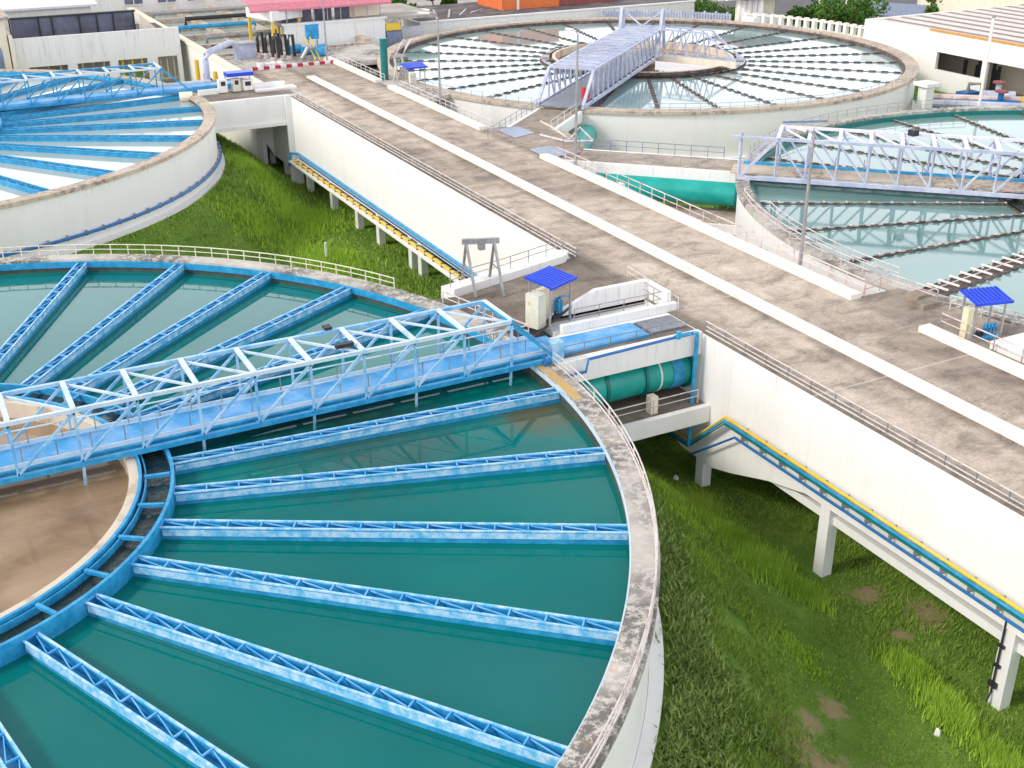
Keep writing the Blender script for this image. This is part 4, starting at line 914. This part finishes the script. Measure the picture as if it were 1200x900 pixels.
obj('parapet', MB().prism([(29.2, 106.7), (30.3, 102.6), (33.5, 104.0), (32.4, 107.9)], 2.1, 2.9), 'wall', SH)
obj('roof', MB().prism([(29.5, 106.4), (30.5, 103.1), (33.1, 104.2), (32.2, 107.4)], 2.901, 2.93), 'roof_dark', SH)
for i in range(4): tag(obj('concrete_block', MB().box(26.1 + i * 0.55, 26.45 + i * 0.55, 92.9, 93.7, -0.05, 0.32), 'wall', org=(26.1 + i * 0.55, 93, 0)), 'white concrete block in the short row behind the striped kerb', 'block', 'blocks behind the striped kerb')
TK = thing('grey_tank', 'small lilac grey machine housing beside the basins', 'machine', (26.3, 99, 0))
obj('housing', MB().box(25.9, 27.4, 98.2, 99.4, -0.05, 1.1), 'lilac', TK)
obj('lid', MB().box(25.8, 27.5, 98.1, 99.5, 1.1, 1.2), 'steel', TK)
# pink canopy building
PK = thing('canopy_building', 'white walled building with pink canopy beyond the roadway end', 'building', (37, 105, GZ))
fac = MB().box(31.5, 40.9, 103.0, 103.3, -0.7, 1.6)
for x0, x1 in ((31.5, 33.2), (36.3, 36.9), (40.2, 40.9)): fac.box(x0, x1, 103.0, 103.29, -6.4, -0.701)
obj('facade', fac, 'wall', PK); obj('cornice', MB().box(31.3, 41.1, 102.85, 103.4, 1.601, 1.75), 'wall', PK)
obj('recess_wall', MB().box(31.6, 40.8, 104.5, 104.7, -6.4, 1.5), 'wall', PK)
obj('roof_slab', MB().box(31.6, 46.3, 103.41, 112, 1.3, 1.6), 'yard', PK)
obj('canopy', MB().add([(28.5, 102.9, 3.0), (41.6, 102.9, 3.0), (41.6, 103.6, 3.5), (28.5, 103.6, 3.5), (28.5, 106.2, 3.7), (41.6, 106.2, 3.7), (28.5, 102.9, 2.85), (41.6, 102.9, 2.85)], [(0, 1, 2, 3), (3, 2, 5, 4), (6, 7, 1, 0)]), 'pink', PK)
for i in range(8): obj('canopy_post', MB().tube([(31.8 + i * 1.25, 103.2, 1.75), (31.8 + i * 1.25, 103.2, 3.0)], 0.05, 6), 'steel', PK)
for x0, x1 in ((31.9, 34.6), (34.9, 36.5), (36.8, 38.2)): obj('window', MB().box(x0, x1, 104.8, 104.9, 1.61, 2.8), 'glass', PK)
obj('blind', MB().box(38.3, 41.2, 105.2, 105.3, 1.61, 2.9), 'cream', PK)
BM = thing('pipe_bridge', 'dark blue beam and blue pipes in front of the white building wall', 'pipe bridge', (37, 101, -2))
obj('beam', MB().beam((34.6, 101.5, -1.4), (41.0, 101.2, -1.0), 0.25, 0.25), 'blue_deep', BM)
obj('pipe', MB().tube([(35.9, 101.0, -2.1), (38.9, 101.0, -1.9), (41.2, 101.0, -1.6)], 0.2, 8), 'blue', BM, True)
obj('pipe', MB().tube([(39.3, 101.0, -1.9), (39.3, 101.0, -3.9)], 0.2, 8), 'blue', BM, True)
obj('clamp', MB().box(36.9, 38.2, 100.8, 101.2, -1.75, -1.45), 'yellow', BM)
SD = thing('narrow_stair_tower', 'narrow slot with yellow and slate panels between two white buildings', 'building', (42.3, 103.5, GZ))
obj('wall', MB().box(40.95, 42.6, 103.2, 103.5, -6.4, 1.5), 'coping', SD)
obj('panel', MB().box(41.0, 42.4, 103.0, 103.19, 0.5, 1.1), 'yellow', SD)
obj('panel', MB().box(41.0, 42.5, 102.9, 103.19, -1.3, 0.4), 'slate', SD)
# dark roofed building
DR = thing('flat_roof_building', 'long white walled building with dark flat roof behind the farthest tank', 'building', (60, 115, GZ))
obj('front_wall', MB().box(46.6, 78.5, 107.5, 107.8, -6.4, 0.20), 'wall', DR)
obj('end_wall', MB().box(46.3, 46.59, 107.5, 118.5, -6.4, 0.22), 'wall', DR)
obj('louvre', MB().box(43.0, 46.28, 106.6, 106.8, -4.5, 0.15), 'lilac_white', DR)
lv = MB()
for i in range(10): lv.beam((43.0, 106.55, -3.8 + i * 0.38), (46.25, 106.55, -3.7 + i * 0.38), 0.06, 0.12)
each('louvre_slat', lv, 'wall', DR)
obj('parapet_cap', MB().box(46.2, 78.6, 107.35, 107.75, 0.21, 0.34), 'wall', DR)
obj('roof', MB().box(46.6, 78.5, 107.8, 119.5, -0.3, 0.12), 'roof_dark', DR)
st = MB()
for i in range(5): st.beam((49 + i * 1.6, 109.5 + i * 0.8, 0.15), (51.5 + i * 1.6, 116 - i * 0.6, 0.15), 0.2, 0.05)
each('roof_pipe', st, 'steel', DR)
obj('rooftop_dish', MB().tube([(48.4, 112.5, 0.12), (48.4, 112.5, 0.5), (48.4, 112.5, 0.75)], 0.3, 12, rr=[0.25, 0.2, 1.1]), 'wall', DR)
OR = thing('orange_shed', 'bright orange shed standing behind the dark flat roof', 'shed', (60, 119, -3))
obj('wall', MB().box(57.6, 64.4, 112.2, 118, -0.2, 2.6), 'orange', OR)
obj('corner_pole', MB().box(59.3, 59.5, 112.0, 112.19, 0.121, 2.8), 'wall', OR)
obj('annex', MB().box(64.45, 72.0, 112.6, 118, -0.2, 1.7), 'red_brown', OR)
obj('roof', MB().box(57.4, 64.6, 112.0, 118.2, 2.601, 2.72), 'orange', OR)
# fences and gatehouse behind tank C
for i in range(12):
    pass
FE = thing('picket_fence', 'lilac grey fence behind the farthest tank by the asphalt road', 'fence', (80, 106, -4))
fp = MB(); fr = MB(); a0, a1 = 66.0, 36.0
for i in range(46):
    a = a0 + (a1 - a0) * i / 45; p = pol(TC, 25.0, a); fp.box(p[0] - 0.09, p[0] + 0.09, p[1] - 0.09, p[1] + 0.09, -4.4, 0.35 if i % 4 == 0 else 0.2)
each('picket', fp, 'lilac', FE)
obj('rail', MB().ring(TC, 24.95, 25.05, 0.02, 0.12, 36, 66).ring(TC, 24.95, 25.05, -0.6, -0.5, 36, 66), 'lilac', FE)
obj('base_wall', MB().ring(TC, 24.8, 25.2, -6.4, -0.85, 36, 66), 'cream', FE)
FE = thing('balustrade_wall', 'white balustrade wall in front of the large green tree', 'fence', (80, 90, -4))
for i in range(16):
    a = 32 - i * 2.1; p = pol(TC, 25.0, a); obj('pier', MB().box(p[0] - 0.2, p[0] + 0.2, p[1] - 0.2, p[1] + 0.2, -6.4, 0.45), 'wall', FE)
obj('coping', MB().ring(TC, 24.85, 25.15, 0.2, 0.34, 0, 32).ring(TC, 24.85, 25.15, -1.2, -0.5, 0, 32), 'cream', FE)
GH = thing('gatehouse', 'cream columned gatehouse with maroon roof behind the farthest tank', 'gatehouse', (84, 101, GZ))
for k, a in enumerate((35.2, 34.2, 33.0, 31.8, 30.6)):
    p = pol(TC, 27.0, a); obj('column', MB().tube([(p[0], p[1], -6.4), (p[0], p[1], 1.6)], 0.28, 10), 'wall', GH)
p = pol(TC, 28.2, 33)
obj('wall', MB().box(p[0] - 0.9, p[0] + 2.2, p[1] - 0.6, p[1] + 1.8, -6.4, 1.5), 'cream', GH)
obj('roof', MB().prism([(p[0] - 3, p[1] - 2.2), (p[0] + 3, p[1] - 2.8), (p[0] + 3, p[1] + 3), (p[0] - 2.5, p[1] + 3)], 1.61, 2.1), 'red_brown', GH)
obj('steps', MB().box(p[0] - 2.6, p[0] + 0.8, p[1] - 3.4, p[1] - 1.6, -6.4, 0.1), 'wall', GH)
# right big building
RB = thing('striped_roof_shed', 'large white shed with ribbed striped roof at the upper right', 'shed', (90, 72, -4))
fac = MB()
X0 = 79.0
fac.box(X0, X0 + 0.3, 38, 82.2, -0.15, 1.45)
fac.box(X0, X0 + 0.295, 73.3, 82.2, -6.4, -0.151)
fac.box(X0, X0 + 0.295, 67.9, 68.4, -6.4, -0.151)
fac.box(X0, X0 + 0.295, 68.4, 73.3, -6.4, -1.6)
fac.box(X0, X0 + 0.295, 54, 54.6, -6.4, -0.151)
obj('facade', fac, 'wall_clean', RB)
obj('end_wall', MB().box(X0 + 0.3, 98.8, 81.9, 82.2, -6.4, 1.45), 'wall_clean', RB)
obj('back_wall', MB().box(X0 + 4.5, X0 + 4.7, 38, 81.8, -6.4, 1.2), 'cream', RB)
obj('inner_floor', MB().box(X0 + 0.31, X0 + 4.49, 38, 81.8, -3.4, -3.2), 'yard', RB)
obj('roof', MB().add([(X0 + 0.31, 38, 1.30), (X0 + 0.31, 81.89, 1.30), (98.8, 81.89, 1.5), (98.8, 38, 1.5), (X0 + 0.31, 38, 1.2), (X0 + 0.31, 81.89, 1.2), (98.8, 81.89, 1.4), (98.8, 38, 1.4)], [(0, 3, 2, 1), (4, 5, 6, 7), (0, 1, 5, 4), (1, 2, 6, 5), (2, 3, 7, 6), (3, 0, 4, 7)]), 'shed_roof', RB)
obj('gutter', MB().box(X0 - 0.06, X0 + 0.30, 50, 74.4, 1.455, 1.62), 'gutter', RB)
mc = MB()
for i in range(7): mc.tube([(X0 + 2.6 + (i % 3) * 0.4, 68.8 + i * 0.6, -3.2), (X0 + 2.6 + (i % 3) * 0.4, 68.8 + i * 0.6, -0.9 - (i % 2) * 0.4)], 0.16, 8)
each('machine_pipe', mc, 'dark', RB)
CT = thing('cream_round_tank', 'cream round tank wall in the top right corner', 'round tank', (122, 90, GZ))
obj('tank_wall', MB().ring((122.0, 90.0), 19.6, 20.0, -6.4, 3.2, n=96), 'cream', CT, True)
obj('rim_band', MB().ring((122.0, 90.0), 19.5, 20.2, 1.5, 1.8, n=96), 'gutter', CT, True)
TRB = thing('white_house', 'white house with a dark window right of the large green tree', 'house', (104, 110, GZ))
obj('wall', MB().box(99.5, 104.0, 106, 112, -6.4, 1.2), 'wall_clean', TRB)
obj('window', MB().box(99.44, 99.49, 107.0, 108.6, -2.2, -0.6), 'glass', TRB)
obj('window', MB().box(100.6, 102.2, 105.94, 105.99, -2.2, -0.6), 'glass', TRB)
obj('roof', MB().box(99.2, 104.4, 105.7, 112.4, 1.2, 1.4), 'coping_tan', TRB)
BC = thing('blue_awning', 'pale blue awning beside the white house', 'awning', (98, 98, -3))
obj('sheet', MB().add([(95.5, 100, -1.3), (98.5, 94.5, -1.3), (101.5, 96.5, -0.4), (98.5, 102, -0.4), (95.5, 100, -1.42), (98.5, 94.5, -1.42), (101.5, 96.5, -0.52), (98.5, 102, -0.52)], [(0, 1, 2, 3), (7, 6, 5, 4), (0, 4, 5, 1), (1, 5, 6, 2), (2, 6, 7, 3), (3, 7, 4, 0)]), 'slate', BC)
for (x, y, z) in ((95.7, 100, -1.45), (98.5, 94.8, -1.45), (101.2, 96.6, -0.6), (98.5, 101.7, -0.6)): obj('post', MB().box(x - 0.06, x + 0.06, y - 0.06, y + 0.06, -6.4, z), 'steel', BC)
# clutter of pipes between far tanks on the right
cl = [((73.6, 66.2), 'blue_deep', 'dark blue valve with handwheel in the pipe yard'), ((76.4, 64.2), 'lilac', 'lilac valve in the middle of the pipe yard'),
      ((74.9, 62.6), 'blue_deep', 'second dark blue valve nearer the right tank'), ((77.4, 61.0), 'yellow', 'yellow machine housing in the pipe yard'), ((76.2, 58.8), 'blue', 'bright blue valve furthest right in the pipe yard')]
for (x, y), mt, lb in cl:
    z = ground_z(x, y); v = thing('valve', lb, 'valve', (x, y, z))
    obj('body', MB().tube([(x - 1.0, y + 0.8, z + 1.3), (x + 1.0, y - 0.8, z + 1.3)], 0.42, 10), mt, v, True)
    obj('bonnet', MB().tube([(x, y, z + 1.3), (x, y, z + 2.3)], 0.22, 8), mt, v)
    obj('handwheel', MB().tube([(x, y, z + 2.3), (x, y, z + 2.42)], 0.5, 12), 'red_brown', v)
    obj('support', MB().box(x - 0.3, x + 0.3, y - 0.3, y + 0.3, z - 0.3, z + 1.0), 'coping', v)
for i, (a_, b_, mt, lb) in enumerate((((69.8, 65.0), (79.0, 57.0), 'lilac', 'long lilac pipe crossing the pipe yard'), ((71.0, 67.0), (78.6, 60.6), 'rail_pink', 'pinkish pipe behind the valves'), ((68.5, 64.4), (70.5, 66.5), 'slate', 'slate blue duct beside the white pier'))):
    p_ = tag(obj('yard_pipe', MB().tube([(a_[0], a_[1], -2.0), (b_[0], b_[1], -2.0)], 0.28, 8), mt, smooth=True), lb, 'pipe')
for (x, y, w_, d_, h_, mt, nm, lb) in ((72.2, 63.6, 2.2, 1.2, 1.5, 'lilac', 'duct', 'pale lilac box duct at the left of the pipe yard'), (75.6, 66.4, 1.6, 1.0, 1.4, 'blue_deep', 'pump_housing', 'dark blue pump housing against the big white wall'),
                                   (79.0, 62.0, 1.5, 1.3, 1.9, 'yellow', 'machine', 'yellow and orange machine at the right of the pipe yard'), (73.4, 60.4, 1.8, 0.8, 0.9, 'rail_pink', 'pipe_rack', 'low pinkish pipe rack beside the right tank rim'),
                                   (78.2, 57.4, 1.4, 1.0, 1.6, 'lilac', 'cabinet', 'lilac cabinet at the right end of the pipe yard')):
    z = ground_z(x, y); v = thing(nm, lb, nm.replace('_', ' '), (x, y, z))
    obj('body', MB().box(x - w_ / 2, x + w_ / 2, y - d_ / 2, y + d_ / 2, z + 0.25, z + h_), mt, v)
    each('leg', MB().box(x - w_ / 2, x - w_ / 2 + 0.2, y - 0.2, y + 0.2, z - 0.2, z + 0.249).box(x + w_ / 2 - 0.2, x + w_ / 2, y - 0.2, y + 0.2, z - 0.2, z + 0.249), 'steel', v)
    obj('pipe', MB().tube([(x, y, z + h_), (x, y, z + h_ + 0.6), (x + 0.9, y - 0.5, z + h_ + 0.6), (x + 0.9, y - 0.5, z)], 0.16, 8), 'steel', v, True)
PR = thing('white_pier', 'white concrete pier between the farthest tank and the right edge tank', 'pier', (68, 64, -4))
obj('shaft', MB().box(67.6, 68.4, 63.2, 64.0, -6.4, -0.3), 'wall', PR)
obj('cap', MB().box(67.3, 68.7, 62.9, 64.3, -0.3, -0.05), 'wall', PR)

# ------------------------------------------------------------------ vegetation
def np_mesh(name, V, F, mat):
    me = bpy.data.meshes.new(name); n = len(V); m = len(F); k = F.shape[1]
    me.vertices.add(n); me.vertices.foreach_set('co', V.astype(np.float32).ravel())
    me.loops.add(m * k); me.loops.foreach_set('vertex_index', F.astype(np.int32).ravel())
    me.polygons.add(m); me.polygons.foreach_set('loop_start', np.arange(0, m * k, k, dtype=np.int32)); me.polygons.foreach_set('loop_total', np.full(m, k, dtype=np.int32))
    me.update(calc_edges=True); me.materials.append(M[mat]); return me
rng = np.random.default_rng(5)
def blades(P, h, w, lean, nb=3):
    """P: Nx3 base points; h per-tuft height. Each blade is a narrow triangle."""
    N = len(P); V = []; 
    P = np.repeat(P, nb, 0); h = np.repeat(h, nb) * rng.uniform(0.6, 1.15, N * nb)
    a = rng.uniform(0, 2 * np.pi, N * nb); off = np.stack([np.cos(a), np.sin(a), np.zeros_like(a)], 1) * rng.uniform(0, w * 2.2, (N * nb, 1))
    b = rng.uniform(0, 2 * np.pi, N * nb); s = np.stack([np.cos(b), np.sin(b), np.zeros_like(b)], 1) * (w / 2)
    ln = rng.uniform(0.1, 1, N * nb) * lean * h; dirn = rng.uniform(0, 2 * np.pi, N * nb)
    top = P + off + np.stack([np.cos(dirn) * ln, np.sin(dirn) * ln, h], 1)
    v = np.stack([P + off - s, P + off + s, top], 1).reshape(-1, 3)
    return v, np.arange(len(v)).reshape(-1, 3)
gz_v = np.vectorize(ground_z)
def scatter(n, x0, x1, y0, y1):
    x = rng.uniform(x0, x1, n); y = rng.uniform(y0, y1, n)
    ok = np.ones(n, bool)
    for c in TANKS: ok &= np.hypot(x - c[0], y - c[1]) > 22.4
    ok &= ~((x > 24.9) & (x < 31.8) & (rng.uniform(0, 1, n) > 0.25))
    return x[ok], y[ok]
def field(x, y, s, seed):
    r = np.random.default_rng(seed); f = np.zeros_like(x)
    for k in range(7):
        a = r.uniform(0, 2 * np.pi); q = r.uniform(0.5, 1.6) / s; f += np.sin(q * (x * np.cos(a) + y * np.sin(a)) + r.uniform(0, 6.3))
    return f / 2.6
def stuff(name, V, F, mat, label):
    o = bpy.data.objects.new(name, np_mesh(name, V, F, mat)); COL.objects.link(o); o['kind'] = 'stuff'; o['label'] = label; o['category'] = 'grass'; return o
Vs, Fs = [], []; kk = 0
def acc(v, f):
    global kk; Vs.append(v); Fs.append(f + kk); kk += len(v)
x, y = scatter(120000, 12, 31.8, 10, 36)
bare = field(x, y, 1.3, 11) * 0.35 + sum(1.3 * np.exp(-((x - q[0]) ** 2 + (y - q[1]) ** 2) / (q[3] * 0.9) ** 2) for q in BARE)
ok = bare < 0.62 + rng.uniform(0, 0.5, len(x)); x, y = x[ok], y[ok]
acc(*blades(np.stack([x, y, gz_v(x, y) - 0.03], 1), 0.10 + 0.09 * np.clip(field(x, y, 1.0, 3) + 0.5, 0, 1.6), 0.035, 1.0))
x, y = scatter(42000, 8, 31.5, 42, 110)
acc(*blades(np.stack([x, y, gz_v(x, y) - 0.03], 1), 0.16 + 0.15 * np.clip(field(x, y, 2.0, 4) + 0.4, 0, 1.6), 0.08, 0.8))
x, y = scatter(5000, 31, 46, 40, 60)
acc(*blades(np.stack([x, y, gz_v(x, y) - 0.03], 1), np.full(len(x), 0.25), 0.10, 0.8))
stuff('grass', np.concatenate(Vs), np.concatenate(Fs), 'grassA', 'short green grass growing between the tanks and the channel')
Vs, Fs, kk = [], [], 0
def clump(cx, cy, sx, sy, rot, n, h, w=0.05, lean=0.45):
    u = rng.normal(0, 0.45, (n, 2)) * (sx, sy); c_, s_ = math.cos(R_(rot)), math.sin(R_(rot))
    x = cx + u[:, 0] * c_ - u[:, 1] * s_; y = cy + u[:, 0] * s_ + u[:, 1] * c_
    ok = np.ones(n, bool)
    for c in TANKS: ok &= np.hypot(x - c[0], y - c[1]) > 22.4
    x, y = x[ok], y[ok]; d = np.clip(1.15 - 0.35 * np.hypot(u[ok, 0] / sx, u[ok, 1] / sy), 0.3, 1.2)
    acc(*blades(np.stack([x, y, gz_v(x, y) - 0.03], 1), h * d, w, lean))
for (cx, cy, sx, sy, rot, n, h) in ((23.5, 28.2, 0.75, 1.3, 20, 1300, 0.5), (23.4, 26.2, 1.0, 1.2, -15, 1500, 0.6), (23.7, 24.4, 0.6, 1.2, 10, 800, 0.45), (24.0, 30.6, 0.8, 1.5, 0, 700, 0.35), (22.4, 30.6, 0.8, 1.2, 30, 700, 0.35), (21.6, 28.6, 0.8, 1.4, 0, 350, 0.25),
                                   (23.9, 19.6, 0.5, 1.0, 5, 900, 0.55), (23.5, 17.8, 0.6, 1.2, -10, 1200, 0.6), (23.3, 15.6, 0.6, 1.2, 0, 800, 0.5), (21.2, 21.6, 0.9, 1.8, 8, 500, 0.22), (20.0, 25.0, 1.4, 2.6, 8, 500, 0.20),
                                   (22.4, 72.5, 2.6, 3.5, 0, 1700, 0.5), (20.9, 77.5, 1.5, 2.5, 30, 800, 0.5), (18.5, 69.0, 3.0, 2.5, 0, 900, 0.4), (21.0, 64.0, 2.0, 4.0, 10, 1500, 0.6), (19.4, 60.0, 1.6, 2.4, 0, 600, 0.45), (22.0, 54.0, 1.6, 3.0, 20, 900, 0.5), (22.6, 92.0, 2.0, 5.0, 0, 1600, 0.6), (20.3, 100.0, 2.0, 4.0, 0, 700, 0.6)):
    clump(cx, cy, sx, sy, rot, n, h, 0.045 if cy < 40 else 0.08)
stuff('tall_grass', np.concatenate(Vs), np.concatenate(Fs), 'grassB', 'bright tall grass clumps in the strip beside the channel')
Vs, Fs, kk = [], [], 0
for k in range(520):
    a = rng.uniform(-70, -10); r = 22.6 + abs(rng.normal(0, 1)) * (0.95 if a < -32 else 0.45)
    p = pol(TA, r, a); n = 26; u = rng.normal(0, 0.16, (n, 3)) * (1, 1, 0.6)
    x = p[0] + u[:, 0]; y = p[1] + u[:, 1]
    if math.hypot(p[0] - TA[0], p[1] - TA[1]) < 22.6: continue
    acc(*blades(np.stack([x, y, gz_v(x, y) + np.abs(u[:, 2]) * 0.8], 1), np.full(n, 0.20), 0.07, 1.3, 2))
stuff('shrubs', np.concatenate(Vs), np.concatenate(Fs), 'shrub', 'olive low shrubs hugging the right wall of the near tank')

for (x, y, r_, lb) in ((23.5, 29.0, 0.12, 'pale stone lying in the grass left of the middle column'), (24.3, 32.6, 0.13, 'pale stone in the shade below the pipe landing'), (22.6, 17.3, 0.10, 'pale scrap lying in the grass near the lowest right column')):
    q = MB(); n_ = 7; z = ground_z(x, y) + 0.12
    top = [(x + r_ * math.cos(6.28 * i / n_) * (0.8 + 0.4 * (i % 2)), y + r_ * math.sin(6.28 * i / n_), z + r_ * 0.5) for i in range(n_)]
    q.v = [(p[0] * 1.0, p[1], z - 0.15) for p in top] + [(x + (p[0] - x) * 0.7, y + (p[1] - y) * 0.7, z + r_ * (0.6 + 0.3 * (i % 3) / 2)) for i, p in enumerate(top)]
    q.f = [tuple(range(n_ - 1, -1, -1)), tuple(range(n_, 2 * n_))] + [(i, (i + 1) % n_, n_ + (i + 1) % n_, n_ + i) for i in range(n_)]
    tag(obj('stone', q, 'wall', org=(x, y, z)), lb, 'stone')
tag(obj('marker_post', MB().box(20.85, 20.97, 63.85, 63.97, -6.0, -5.1), 'wall', org=(20.9, 63.9, -5.9)), 'short white marker post in the grass behind the near tank rim', 'post')
def tree(label, x, y, z, h, r, seed, n=2600, leaf=0.35):
    rg = np.random.default_rng(seed); t = thing('tree', label, 'tree', (x, y, z), 'trees behind the tanks')
    obj('trunk', MB().tube([(x, y, z - 0.2), (x + 0.1, y, z + h * 0.3), (x, y + 0.1, z + h * 0.6)], 0.2, 8, rr=[0.26, 0.2, 0.1]), 'trunk', t, True)
    lm = MB(); cs = []
    for i in range(9):
        a = i * 2.4 + rg.uniform(-.3, .3); d = r * rg.uniform(0.25, 0.8); q = Vector((x + d * math.cos(a), y + d * math.sin(a), z + h * rg.uniform(0.45, 0.88)))
        lm.tube([(x, y, z + h * 0.3), tuple(q)], 0.06, 5); cs.append(q)
    obj('limb', lm, 'trunk', t)
    V = []
    for i in range(n):
        q = cs[rg.integers(0, len(cs))]; u = rg.normal(0, 1, 3); u /= np.linalg.norm(u); rad = r * 0.42 * rg.uniform(0.55, 1.1)
        p = np.array(q) + u * rad * (1, 1, 0.7); e1 = rg.normal(0, 1, 3); e1 /= np.linalg.norm(e1); e2 = np.cross(e1, rg.normal(0, 1, 3)); e2 /= np.linalg.norm(e2)
        V += [p - e1 * leaf / 2, p + e2 * leaf / 3, p + e1 * leaf / 2, p - e2 * leaf / 3]
    me = np_mesh('crown', np.array(V) - np.array([x, y, z]), np.arange(4 * n).reshape(-1, 4), 'leafA')
    o = bpy.data.objects.new('crown', me); COL.objects.link(o); o.parent = t
    return t
TREES = [('wide green tree beside the far asphalt road', 86.5, 119.0, -6.4, 5.9, 4.6, 1), ('rounded tree left of the wide green tree', 78.5, 123.0, -6.4, 5.6, 3.6, 2), ('dark green tree at the road bend', 91.5, 116.0, -6.4, 4.6, 3.0, 3),
         ('large bushy tree left of the white house', 88.0, 94.6, -6.4, 8.2, 3.6, 4), ('broad tree crown behind the balustrade wall', 91.5, 98.5, -6.4, 8.6, 3.8, 5), ('smaller tree beside the gatehouse', 88.0, 99.4, -6.4, 7.2, 2.4, 6),
         ('small dark tree behind the striped shed roof', 104.0, 97.0, -6.4, 8.0, 2.0, 7), ('small tree on the skyline behind the dark flat roof', 50.5, 121.0, -6.4, 8.6, 2.0, 8), ('second small tree on the skyline left of the orange shed', 55.5, 122.5, -6.4, 8.4, 2.0, 9)]
for a in TREES: tree(*a)
PL = tag(obj('potted_palm', MB().tube([(18.0, 41.5, -4), (18.0, 41.5, -3)], 0.1, 6), 'trunk'), 'small stump beside the near tank', 'stump') if False else None
